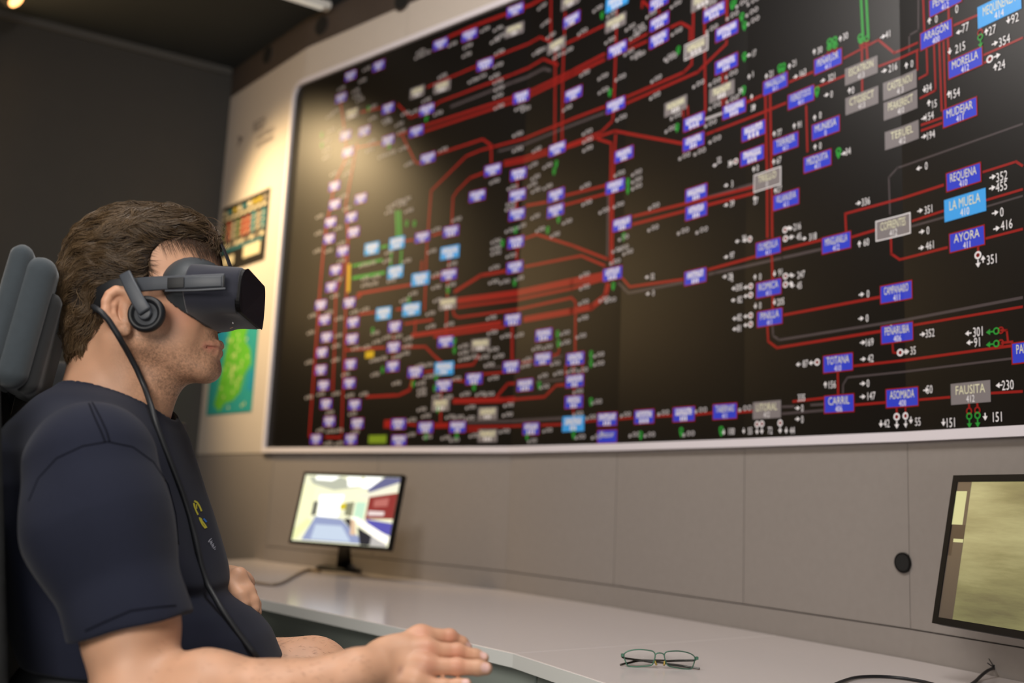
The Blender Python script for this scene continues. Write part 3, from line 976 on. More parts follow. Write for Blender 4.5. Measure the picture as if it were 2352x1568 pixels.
PG = dict(rough=0.45, spec=0.4)
s1, z1 = on_wall(628, 431, 0)
s2, z2 = on_wall(611, 597, 0)
sr, zt_, zb_ = (s1 + s2) / 2, z1, z2
sl_ = on_wall(516, 500, 0)[0]
W_, H_ = sr - sl_, zt_ - zb_
p, u, up, n = wall_frame(sl_, zb_, 0.010)
t = thing('wall_chart', 'dark printed wall chart with coloured columns, upper of the two posters beside the mural', 'poster', tuple(p))
v, f = box_frame(np.zeros(3), u, up, n, W_, H_, 0.003)
mesh_obj('sheet', v, f, mat('chart black', srgb(30, 27, 24), **PG), t)
pm = [mat('chart ' + nn, srgb(*c), **PG) for nn, c in (('cream', (200, 190, 160)), ('red', (150, 60, 40)), ('teal', (40, 110, 120)), ('yellow', (170, 150, 50)), ('green', (70, 90, 50)), ('grey', (130, 120, 105)))]
sh = []
rnd = random.Random(8)
for k in range(9):
    x0 = W_ * (0.04 + k * 0.105)
    sh.append((rc(x0, H_ * 0.86, W_ * 0.08, H_ * 0.07), [0, 2, 3, 0, 2, 0, 3, 3, 5][k]))
    sh.append((rc(x0, H_ * 0.78, W_ * 0.07, H_ * 0.05), 0))
    sh.append((rc(x0, H_ * 0.46, W_ * 0.075, H_ * (0.26 + 0.03 * rnd.random())), [4, 1, 5, 4, 1, 1, 2, 5, 2][k]))
    for j in range(3):
        sh.append((rc(x0, H_ * (0.49 + j * .09), W_ * 0.05, H_ * 0.02), 0))
    sh.append((rc(x0, H_ * 0.36, W_ * 0.07, H_ * 0.06), [5, 0, 5, 0, 0, 5, 0, 5, 0][k]))
sh += [(rc(W_ * .10, H_ * .10, W_ * .26, H_ * .13), 0), (rc(W_ * .56, H_ * .12, W_ * .34, H_ * .17), 0), (rc(W_ * .02, H_ * .30, W_ * .92, H_ * .035), 2)]
flat_print('print', p, u, up, n, sh, pm, t, 0.0035)

s1, z1 = on_wall(582, 770, 0)
s2, z2 = on_wall(590, 944, 0)
sl2, zb2 = on_wall(480, 950, 0)
zt2 = on_wall(560, 660, 0)[1]
zt2 = z2 + 0.46
W_, H_ = s2 - sl2 - 0.03, zt2 - z2
p, u, up, n = wall_frame(sl2, z2, 0.010)
t = thing('wall_map', 'turquoise and green wall map, lower of the two posters beside the mural', 'poster', tuple(p))
v, f = box_frame(np.zeros(3), u, up, n, W_, H_, 0.003)
mesh_obj('sheet', v, f, mat('map sea', srgb(44, 150, 150), **PG), t)
pm = [mat('map land', srgb(96, 178, 52), noise=(24, 0.35), **PG), mat('map pale towns', srgb(196, 208, 140), **PG), mat('map dark sea', srgb(30, 140, 175), **PG)]
sh = [([(.30, .02), (.42, .10), (.60, .12), (.74, .20), (.80, .36), (.92, .46), (.88, .60), (.74, .70), (.80, .88), (.62, .96), (.40, .88), (.34, .66), (.28, .46), (.22, .24), (.16, .10)], 0),
      ([(.02, .62), (.2, .6), (.3, .8), (.2, .95), (.03, .9)], 2), ([(.88, .2), (.98, .2), (.98, .4), (.9, .38)], 2)]
rnd = random.Random(3)
for k in range(46):
    a, b = rnd.gauss(.56, .14), rnd.gauss(.5, .22)
    if .2 < a < .9 and .05 < b < .95:
        r = .018
        sh.append(([(a + r * math.cos(q_ * 1.047), b + r * math.sin(q_ * 1.047)) for q_ in range(6)], 1))
sh = [([(a * W_, b * H_) for a, b in pts], m_) for pts, m_ in sh]
flat_print('print', p, u, up, n, sh, pm, t, 0.0035)

sA, zA = on_wall(600, 288, 0)
p, u, up, n = wall_frame(sA, zA, 0.0105)
t = thing('wall_logo', 'small grey printed company logo lettering on the pale board above the chart', 'logo', tuple(p))
lm = mat('logo grey', srgb(104, 92, 88), 0.5)
sh = []
vs, fs = [], []
for txt, dx, dz, h in (('RED', 0.005, 0.0, 0.055), ('ELÉCTRICA', 0.085, -0.062, 0.026), ('DE ESPAÑA', 0.085, -0.102, 0.026)):
    co, ff, w = text_mesh(txt)
    b = len(vs)
    for x, y in co:
        vs.append(u * (x * h * 0.9 + dx) + up * (y * h + dz) + n * 0.001)
    fs += [[b + i for i in q_] for q_ in ff]
mesh_obj('wordmark', vs, fs, lm, t)
sB, zB_ = on_wall(557, 322, 0)
q0 = (wall_pt(sB, zB_, 0.0115) - p)
vs = [q0 + u * a + up * b for a, b in ((-.035, .03), (.03, .0), (-.035, -.035), (-.012, 0.0))]
mesh_obj('emblem', vs, [[0, 1, 3], [1, 2, 3]], lm, t)

# round cable grommet in the lower wall
s, z = on_wall(2083, 1292)
base = wall_pt(s, z, 0.010)
t = thing('cable_grommet', 'round black cable grommet in the grey wall left of the near monitor', 'grommet', tuple(base))
for nm, r, dp, of, mm in (('rim', 0.0205, 0.004, 0.010, M['black']), ('cap', 0.0165, 0.002, 0.0125, M['matte_black'])):
    o = disc_on_wall(nm, s, z, r, dp, of, mm)
    for v_ in o.data.vertices:
        v_.co -= Vector(base)
    o.parent = t
# ---------------------------------------------------------------- desks
ZD = 0.73


def xy(x, y):
    p_ = on_z(x, y, ZD)
    return (p_[0], p_[1])


def wbase(s, off):
    p_ = wall_pt(s, 0, off)
    return (p_[0], p_[1])


front = [xy(600, 1375), xy(760, 1408), xy(950, 1448), xy(1180, 1500)]
front_r = [xy(1180, 1500), xy(1390, 1568)]
d_ = np.array(front_r[1]) - np.array(front_r[0])
d_ /= np.linalg.norm(d_)
fr_end = np.array(front_r[1]) + d_ * 0.55 + np.array([0.05, 0.0])
# photo: the seam runs from the front kink to the wall
back_seam = np.array([0.6345, 2.4335])
sb = None
best = 9
for s_ in np.linspace(SCUM[3], SCUM[6], 400):
    q_ = wall_pt(s_, 0, 0.012)[:2]
    if np.linalg.norm(q_ - np.array(xy(1800, 1458))) < best:
        best, sb = np.linalg.norm(q_ - np.array(xy(1800, 1458))), s_
lf = np.array(front[0]) + (np.array(front[0]) - np.array(front[1])) * 1.55      # runs on behind the man
left_end = [xy(619, 1282), xy(506, 1286)]
polyL = [front[3], front[2], front[1], front[0], tuple(lf), (left_end[1][0] - 0.10, left_end[1][1] - 0.12), left_end[1], left_end[0]]
for c in (SCUM[1] + 0.02, SCUM[2], SCUM[3], SCUM[4]):
    if c < sb:
        polyL.append(wbase(c, 0.013))
polyL.append(wbase(sb, 0.013))
polyR = [tuple(front_r[1]), tuple(front_r[0]), wbase(sb, 0.013)]
for c in (SCUM[4], SCUM[5], SCUM[6], SCUM[7]):
    if c > sb + .01:
        polyR.append(wbase(c, 0.013))
polyR.append(tuple(fr_end))


def shrink(poly, a, b, e):
    return poly


def make_desk(label, poly, edge_idx, panel_line, feet, name='desk'):
    c = np.mean(np.array(poly), axis=0)
    t = thing(name, label, 'desk', (c[0], c[1], 0))
    loc = [(p_[0] - c[0], p_[1] - c[1]) for p_ in poly]
    v, f = prism(loc, ZD - 0.025, ZD)
    bm = bmesh.new()
    me = bpy.data.meshes.new('x')
    me.from_pydata(v, [], f)
    bm.from_mesh(me)
    bpy.data.meshes.remove(me)
    o = bm_obj('desk_top', bm, M['desk'], t)
    bevel(o, 0.0015, 2)
    # edge banding along the front
    vs, fs = [], []
    e = [np.array(loc[i]) for i in edge_idx]
    cc = np.zeros(2)
    pts_o, pts_i = [], []
    for i, p_ in enumerate(e):
        d1 = e[min(i + 1, len(e) - 1)] - e[max(i - 1, 0)]
        d1 /= np.linalg.norm(d1)
        n_ = np.array([d1[1], -d1[0]])
        if n_ @ (p_ - cc) < 0:
            n_ = -n_
        pts_o.append(p_ + n_ * 0.0016)
        pts_i.append(p_ + n_ * 0.0002)
    for a_, b_ in zip(pts_o, pts_i):
        for z_ in (ZD - 0.0255, ZD - 0.001):
            vs += [(a_[0], a_[1], z_), (b_[0], b_[1], z_)]
    for i in range(len(e) - 1):
        k = 4 * i
        for q0, q1 in ((0, 2), (2, 3), (3, 1), (1, 0)):
            fs.append([k + q0, k + q1, k + 4 + q1, k + 4 + q0])
    bm = bmesh.new()
    me = bpy.data.meshes.new('x')
    me.from_pydata(vs, [], fs)
    bm.from_mesh(me)
    bpy.data.meshes.remove(me)
    bm_obj('edge_band', bm, M['desk_edge'], t)
    # modesty panel and rail below
    pl = [np.array(p_) - c for p_ in panel_line]
    for nm, th, za, zb_, mm, sh_ in (('modesty_panel', 0.018, 0.05, ZD - 0.026, M['underdesk'], 0.0), ):
        vs, fs = [], []
        for i, p_ in enumerate(pl):
            d1 = pl[min(i + 1, len(pl) - 1)] - pl[max(i - 1, 0)]
            d1 /= np.linalg.norm(d1)
            n_ = np.array([d1[1], -d1[0]]) * th
            for z_ in (za, zb_):
                vs += [(p_[0], p_[1], z_), (p_[0] + n_[0], p_[1] + n_[1], z_)]
        for i in range(len(pl) - 1):
            k = 4 * i
            for q0, q1 in ((0, 2), (2, 3), (3, 1), (1, 0)):
                fs.append([k + q0, k + q1, k + 4 + q1, k + 4 + q0])
        fs += [[0, 2, 3, 1], [len(vs) - 4, len(vs) - 3, len(vs) - 1, len(vs) - 2]]
        bm = bmesh.new()
        me = bpy.data.meshes.new('x')
        me.from_pydata(vs, [], fs)
        bm.from_mesh(me)
        bpy.data.meshes.remove(me)
        bm_obj(nm, bm, mm, t)
    for fx, fy in feet:
        v, f = box_frame((fx - c[0] - .03, fy - c[1] - .03, 0), (1, 0, 0), (0, 1, 0), (0, 0, 1), 0.06, 0.06, ZD - 0.026)
        mesh_obj('leg', v, f, M['darkrail'], t)
    return t


def inset(line, d):
    out = []
    line = [np.array(p_) for p_ in line]
    for i, p_ in enumerate(line):
        d1 = line[min(i + 1, len(line) - 1)] - line[max(i - 1, 0)]
        d1 /= np.linalg.norm(d1)
        n_ = np.array([d1[1], -d1[0]])
        if n_ @ (np.array([0.6, 3.6]) - p_) < 0:
            n_ = -n_
        out.append(p_ + n_ * d)
    return out


pL = inset([tuple(lf), front[0], front[1], front[2], front[3]], 0.07)
pR = inset([front_r[0], front_r[1], tuple(fr_end)], 0.07)
fl = inset([front[0], front[3]], 0.55)
make_desk('long white desk section under the mural, carrying the far lit monitor', polyL, [4, 3, 2, 1, 0], pL, [tuple(fl[0]), tuple(fl[1] + np.array([-.1, .1]))])
make_desk('near white desk section with the folded glasses on it, right of the seam', polyR, [1, 0, len(polyR) - 1], pR, [(0.62, 1.75)])

# ---------------------------------------------------------------- monitors
def monitor(name, label, c, w, h, dirang, tilt, screen_mat, base_xy, lip=0.016, stand=True, group=None):
    a = math.radians(dirang)
    u = np.array([math.sin(a), -math.cos(a), 0])
    n0 = np.array([-math.cos(a), -math.sin(a), 0])
    tl = math.radians(tilt)
    up_ = np.array([0, 0, 1]) * math.cos(tl) - n0 * math.sin(tl)
    n = n0 * math.cos(tl) + np.array([0, 0, 1]) * math.sin(tl)
    c = np.array(c)
    t = thing(name, label, 'monitor', (base_xy[0], base_xy[1], ZD), group)
    O = c - np.array([base_xy[0], base_xy[1], ZD])
    v, f = box_frame(O - u * w / 2 - up_ * h / 2 - n * 0.020, u, up_, n, w, h, 0.018)
    bevel(mesh_obj('back_shell', v, f, M['black'], t), 0.004)
    # bezel as a frame of four bars
    vs, fs = [], []
    for (x0, x1, y0, y1) in ((-w / 2, w / 2, -h / 2, -h / 2 + lip), (-w / 2, w / 2, h / 2 - lip, h / 2), (-w / 2, -w / 2 + lip, -h / 2 + lip, h / 2 - lip), (w / 2 - lip, w / 2, -h / 2 + lip, h / 2 - lip)):
        vv, ff = box_frame(O + u * x0 + up_ * y0 - n * 0.003, u, up_, n, x1 - x0, y1 - y0, 0.005)
        fs += [[len(vs) + i for i in q_] for q_ in ff]
        vs += list(vv)
    mesh_obj('bezel', vs, fs, M['black'], t)
    sw, sh_ = w - 2 * lip, h - 2 * lip
    me = bpy.data.meshes.new('screen')
    q4 = [O + u * x - up_ * 0 + up_ * y + n * 0.0 for x, y in ((-sw / 2, -sh_ / 2), (sw / 2, -sh_ / 2), (sw / 2, sh_ / 2), (-sw / 2, sh_ / 2))]
    me.from_pydata([tuple(q_) for q_ in q4], [], [[0, 1, 2, 3]])
    uv = me.uv_layers.new(name='UVMap')
    for i, c_ in enumerate(((0, 0), (1, 0), (1, 1), (0, 1))):
        uv.data[i].uv = c_
    link('screen', me, screen_mat, t)
    if stand:
        bk = O - n * 0.02
        foot = np.array([0, 0, 0.0])
        nk = bk - up_ * h * 0.30
        vs = []
        # neck: tapered post from the foot to the back of the panel
        for (q_, wd, th) in ((np.array([0, 0, 0.012]), 0.055, 0.030), (np.array([0, 0, 0.10]) * 1.0 + (nk - np.array([0, 0, nk[2]])) * 0.55, 0.040, 0.022), (nk, 0.048, 0.02)):
            for sx, sy in ((-1, -1), (1, -1), (1, 1), (-1, 1)):
                vs.append(q_ + u * sx * wd / 2 + n0 * sy * th / 2)
        fs = [[0, 3, 2, 1], [8, 9, 10, 11]]
        for k in (0, 4):
            for i in range(4):
                j = (i + 1) % 4
                fs.append([k + i, k + j, k + 4 + j, k + 4 + i])
        bevel(mesh_obj('neck', vs, fs, M['black'], t), 0.004)
        bm = bmesh.new()
        bmesh.ops.create_cone(bm, cap_ends=True, segments=40, radius1=0.5, radius2=0.46, depth=1)
        mtx = Matrix(((u[0], n0[0], 0, 0), (u[1], n0[1], 0, 0), (0, 0, 1, 0.006), (0, 0, 0, 1)))
        bmesh.ops.transform(bm, matrix=mtx @ Matrix.Diagonal((0.24, 0.17, 0.012, 1)), verts=bm.verts)
        bm_obj('base', bm, M['black'], t, True)
    return t, O, u, up_, n, sw, sh_


# picture shown on the far monitor: a bright control room view built from flat coloured shapes
em = {}


def emis(name, rgb, st):
    if (name, st) not in em:
        em[(name, st)] = mat('screen ' + name, (0.01, 0.01, 0.01, 1), 0.3, emit=srgb(*rgb), emit_s=st)
    return em[(name, st)]


scr = emis('pale wall', (238, 236, 200), 1.25)
bx_ = on_z(790, 1309, ZD)
t1, O, u, up_, n, sw, sh_ = monitor('monitor', 'small far monitor at the left of the desk showing a bright room', (-0.5430, 3.50, 0.9565), 0.435, 0.254, 60, 12, scr, (bx_[0], bx_[1]), lip=0.010, group=None)
shapes = [  # screen image in 0..1 coordinates
 (('grey ceiling', (196, 198, 178), 1.0), [(.04, .97), (.40, .98), (.62, .84), (.34, .78), (.10, .86)]),
 (('white glow', (255, 255, 250), 1.6), [(.12, .99), (.38, .99), (.30, .92), (.12, .93)]),
 (('white glow', (255, 255, 250), 1.6), [(.45, .99), (.60, .99), (.62, .86), (.48, .84)]),
 (('white glow', (255, 255, 250), 1.6), [(.64, 1), (.82, 1), (.70, .82), (.62, .84)]),
 (('violet soffit', (120, 120, 165), .8), [(.84, 1), (1, 1), (1, .93), (.72, .76), (.68, .80)]),
 (('cream soffit', (245, 240, 215), 1.1), [(1, .93), (1, .80), (.72, .66), (.55, .72), (.70, .76)]),
 (('cream wall', (240, 238, 190), 1.3), [(.0, .86), (.14, .84), (.14, .36), (.0, .2)]),
 (('grey post', (110, 110, 100), .8), [(.15, .60), (.20, .60), (.20, .40), (.15, .38)]),
 (('white glow', (255, 255, 225), 1.6), [(.20, .70), (.46, .72), (.44, .38), (.22, .38)]),
 (('yellow sign', (225, 205, 40), 1.0), [(.44, .58), (.50, .60), (.50, .50), (.44, .50)]),
 (('grey wall', (150, 150, 120), .9), [(.50, .60), (.58, .62), (.58, .40), (.50, .42)]),
 (('mint panel', (200, 235, 205), 1.1), [(.60, .62), (.70, .62), (.70, .36), (.60, .38)]),
 (('red mural', (165, 60, 55), .8), [(.72, .70), (1, .78), (1, .40), (.72, .38)]),
 (('white glow', (245, 225, 220), 1.0), [(.74, .50), (.90, .50), (.90, .44), (.74, .43)]),
 (('pale red', (205, 120, 110), .9), [(.78, .66), (.92, .70), (.92, .58), (.78, .56)]),
 (('blue floor', (150, 160, 196), 1.1), [(.20, .38), (.48, .36), (.78, .02), (.10, .02)]),
 (('pale floor', (195, 208, 225), 1.15), [(.22, .26), (.50, .26), (.62, .04), (.20, .04)]),
 (('cream wall', (235, 238, 175), 1.2), [(.0, .18), (.12, .34), (.18, .30), (.04, .02), (0, .02)]),
 (('violet desk', (100, 95, 190), .9), [(.72, .38), (1, .34), (1, .16), (.78, .26)]),
 (('white glow', (255, 250, 235), 1.4), [(.56, .40), (.64, .40), (1.0, .14), (1.0, .06), (.92, .04)]),
 (('grey desk', (60, 58, 66), .6), [(.66, .26), (.94, .06), (.80, .0), (.72, .0)]),
 (('dark desk', (60, 58, 66), .6), [(.50, .36), (.56, .38), (.64, .26), (.60, .22)]),
 (('skin tone', (235, 200, 165), 1.0), [(.58, .36), (.62, .36), (.66, .14), (.60, .14)]),
 (('pale desk', (200, 195, 190), 1.0), [(.82, .14), (.98, .04), (.98, .0), (.82, .0)]),
]
vs, fs, mi, ml = [], [], [], []
for k, (e_, pts) in enumerate(shapes):
    mm = emis(*e_)
    if mm not in ml:
        ml.append(mm)
    b = len(vs)
    for a_, b_ in pts:
        vs.append(O + u * ((min(max(a_, 0.003), .997) - .5) * sw) + up_ * ((min(max(b_, .004), .996) - .5) * sh_) + n * (0.0003 + 0.00002 * k))
    fs.append(list(range(b, b + len(pts))))
    mi.append(ml.index(mm))
mesh_obj('picture', vs, fs, ml, t1, midx=mi)

# near monitor: greenish close-up picture with soft streaks
m2 = bpy.data.materials.new('near screen picture')
m2.use_nodes = True
nt = m2.node_tree
pb = nt.nodes['Principled BSDF']
pb.inputs['Base Color'].default_value = (0.01, 0.01, 0.01, 1)
pb.inputs['Roughness'].default_value = 0.25
uvn = nt.nodes.new('ShaderNodeUVMap')
mp = nt.nodes.new('ShaderNodeMapping')
mp.inputs['Rotation'].default_value = (0, 0, 0.95)
mp.inputs['Scale'].default_value = (1.1, 4.2, 1)
nt.links.new(uvn.outputs[0], mp.inputs[0])
nz = nt.nodes.new('ShaderNodeTexNoise')
nz.inputs['Scale'].default_value = 2.2
nz.inputs['Detail'].default_value = 6
nz.inputs['Roughness'].default_value = 0.62
nt.links.new(mp.outputs[0], nz.inputs['Vector'])
gr = nt.nodes.new('ShaderNodeTexNoise')
gr.inputs['Scale'].default_value = 1.6
gr.inputs['Detail'].default_value = 1
nt.links.new(uvn.outputs[0], gr.inputs['Vector'])
add = nt.nodes.new('ShaderNodeMath')
add.operation = 'MULTIPLY_ADD'
add.inputs[1].default_value = 0.34
nt.links.new(nz.outputs['Fac'], add.inputs[0])
mul = nt.nodes.new('ShaderNodeMath')
mul.operation = 'MULTIPLY'
mul.inputs[1].default_value = 0.74
nt.links.new(gr.outputs['Fac'], mul.inputs[0])
nt.links.new(mul.outputs[0], add.inputs[2])
rp = nt.nodes.new('ShaderNodeValToRGB')
rp.color_ramp.elements[0].position = 0.34
rp.color_ramp.elements[0].color = srgb(74, 68, 50)
rp.color_ramp.elements[1].position = 0.72
rp.color_ramp.elements[1].color = srgb(186, 182, 132)
e2 = rp.color_ramp.elements.new(0.50)
e2.color = srgb(126, 123, 82)
nt.links.new(add.outputs[0], rp.inputs[0])
nt.links.new(rp.outputs[0], pb.inputs['Emission Color'])
pb.inputs['Emission Strength'].default_value = 0.95
t2, O, u, up_, n, sw, sh_ = monitor('monitor', 'near monitor at the right edge with a blurry yellow-green picture and black bezel', (0.865, 1.60, 0.958), 0.49, 0.266, 18.4, 11.8, m2, (1.02, 1.56), lip=0.012, group=None)
# darker brown window border at the left of the picture
vs, fs, mi = [], [], []
bm_ = [emis('brown border', (82, 70, 60), .9), emis('pale window', (210, 208, 150), .9), emis('dark brown', (50, 38, 34), .9)]
for k, (m_, x0, x1, y0, y1) in enumerate(((0, 0, .072, 0, 1), (1, .0, .055, .68, .93), (2, 0, .072, .55, .68), (1, 0.0, .07, .55, .575), (0, 0, .035, .93, 1.0), (2, 0, .02, .45, .60))):
    b = len(vs)
    for a_, b_ in ((x0, y0), (x1, y0), (x1, y1), (x0, y1)):
        vs.append(O + u * ((a_ - .5) * sw) + up_ * ((b_ - .5) * sh_) + n * (0.0003 + 0.00002 * k))
    fs.append([b, b + 1, b + 2, b + 3])
    mi.append(m_)
mesh_obj('picture_border', vs, fs, bm_, t2, midx=mi)

# ---------------------------------------------------------------- folded glasses on the near desk section
gm = mat('green metal frame', srgb(72, 116, 96), 0.35, metal=0.5)
gd = mat('dark temple arm', srgb(36, 30, 22), 0.3, coat=0.5)
gb = mat('brass temple edge', srgb(150, 128, 60), 0.3, metal=0.6)
glass = bpy.data.materials.new('lens glass')
glass.use_nodes = True
g_ = glass.node_tree.nodes['Principled BSDF']
g_.inputs['Base Color'].default_value = (0.93, 0.95, 0.95, 1)
g_.inputs['Transmission Weight'].default_value = 1.0
g_.inputs['Roughness'].default_value = 0.0
g_.inputs['IOR'].default_value = 1.08
gx, gy, _ = on_z(1515, 1534, ZD)
gt = thing('glasses', 'folded reading glasses with thin green frames lying on the white desk', 'glasses', (gx, gy, ZD), rotz=math.radians(2))
tilt = math.radians(14)     # lenses lean back a little


def gp(x, z, y=0.0):
    return (x, y + z * math.sin(tilt), 0.0012 + z * math.cos(tilt))


for sx in (-1, 1):
    rim = [(.008, .020), (.011, .0265), (.020, .0285), (.035, .0292), (.050, .0270), (.060, .0225), (.0625, .017), (.0600, .008), (.0555, .0008), (.044, -.0002), (.030, .0012), (.018, .0030), (.012, .0070)]
    rim3 = [gp(sx * a, b, 0.004 * (1 - (a / .065) ** 2) * -1) for a, b in rim]
    r_ = tube('rim', rim3, 0.0011, gm, gt, res=8, cyclic=True)
    cv = [(sum(p_[0] for p_ in rim3) / len(rim3), sum(p_[1] for p_ in rim3) / len(rim3), sum(p_[2] for p_ in rim3) / len(rim3))]
    vs = rim3 + cv
    nn = len(rim3)
    ln = mesh_obj('lens', vs, [[i, (i + 1) % nn, nn] for i in range(nn)], glass, gt, smooth=True)
    so_ = ln.modifiers.new('s', 'SOLIDIFY')
    so_.thickness = 0.0012
    v, f = box_frame((sx * 0.0655 - .0025, -0.0012, 0.0165 * 1), (1, 0, 0), (0, 1, 0), (0, 0, 1), 0.005, 0.005, 0.0055)
    bevel(mesh_obj('hinge', v, f, gm, gt), 0.0008)
    tube('nose_pad', [(sx * .0085, .0, .012), (sx * .0075, -.004, .008), (sx * .006, -.005, .0055)], 0.0018, gb, gt, res=6)
tube('bridge', [gp(-.0085, .021, -.004), gp(-.004, .0245, -.0045), gp(.004, .0245, -.0045), gp(.0085, .021, -.004)], 0.0011, gm, gt, res=8)
# temples folded across behind the lenses
tube('temple', [(.0655, .004, .018), (.060, .011, .014), (.020, .014, .0115), (-.030, .014, .010), (-.052, .010, .006), (-.0685, .004, .0022)], 0.0018, gd, gt, res=8)
tube('temple', [(-.0655, .004, .018), (-.060, .008, .0135), (-.015, .009, .0095), (.035, .006, .006), (.055, .002, .0035), (.0700, -.003, .0022)], 0.0018, gd, gt, res=8)

# ---------------------------------------------------------------- cables
ck = mat('black cable', srgb(16, 17, 22), 0.45)


def desk_pts(l, z=None):
    return [tuple(on_z(x, y, ZD + (z or 0.0035))) for x, y in l]


pts = desk_pts([(1905, 1578), (1930, 1566), (1962, 1556), (2000, 1553), (2040, 1554), (2080, 1558), (2125, 1566), (2180, 1580), (2215, 1578), (2238, 1566)])
pts += [tuple(on_z(2252, 1553, ZD + 0.006)), tuple(on_z(2268, 1540, ZD + 0.012)), tuple(on_z(2284, 1533, ZD + 0.014))]
c0 = Vector(pts[0])
c1 = thing('monitor_cable', 'black cable curling on the near desk corner with a tied end', 'cable', tuple(c0))
tube('cord', [tuple(Vector(p_) - c0) for p_ in pts], 0.0028, ck, c1)
e_ = Vector(pts[-1])
mesh_obj('tie', *box_frame(tuple(e_ - c0 + Vector((-.004, -.005, -.003))), (1, 0, 0), (0, 1, 0), (0, 0, 1), .007, .008, .009), ck, c1)
for dx, dz in ((-.010, .016), (-.002, .018), (.006, .012), (-.013, .008)):
    a_ = e_ - c0
    tube('tie_tail', [tuple(a_), tuple(a_ + Vector((dx * .6, 0, dz * .6))), tuple(a_ + Vector((dx, 0, dz)))], 0.0009, ck, c1, res=6)
gcab = mat('grey cable', srgb(140, 124, 108), 0.5)
pts = desk_pts([(735, 1312), (708, 1308), (680, 1320), (655, 1334), (628, 1342), (590, 1338), (556, 1332), (500, 1330)], 0.005)
c0 = Vector(pts[0])
c2 = tube('power_cable', [tuple(Vector(p_) - c0) for p_ in pts], 0.0055, gcab)
c2.location = c0
tag(c2, 'grey cable running left over the desk from the far monitor foot', 'cable')
# ---------------------------------------------------------------- implicit-surface modelling tools (for the person)
F = np.float32


def smin(a, b, k):
    h = np.clip(0.5 + 0.5 * (b - a) / k, 0, 1)
    return b + (a - b) * h - k * h * (1 - h)


def smax(a, b, k):
    return -smin(-a, -b, k)


def ell(P, c, r, R=None):
    q = P - np.asarray(c, F)
    if R is not None:
        q = q @ np.asarray(R, F)          # columns of R are the ellipsoid axes
    r = np.asarray(r, F)
    k0 = np.sqrt(((q / r) ** 2).sum(1))
    k1 = np.sqrt(((q / (r * r)) ** 2).sum(1)) + F(1e-9)
    return k0 * (k0 - 1) / k1


def cap(P, a, b, ra, rb):
    a, b = np.asarray(a, F), np.asarray(b, F)
    ab = b - a
    t = np.clip(((P - a) @ ab) / (ab @ ab), 0, 1)
    d = np.sqrt((((P - a) - t[:, None] * ab) ** 2).sum(1))
    return d - (ra + (rb - ra) * t)


def chain(P, pts, rs, k):
    d = None
    for i in range(len(pts) - 1):
        e = cap(P, pts[i], pts[i + 1], rs[i], rs[i + 1])
        d = e if d is None else smin(d, e, k)
    return d


def rbox(P, c, h, r, R=None):
    q = P - np.asarray(c, F)
    if R is not None:
        q = q @ np.asarray(R, F)
    q = np.abs(q) - (np.asarray(h, F) - r)
    return np.sqrt((np.maximum(q, 0) ** 2).sum(1)) + np.minimum(q.max(1), 0) - r


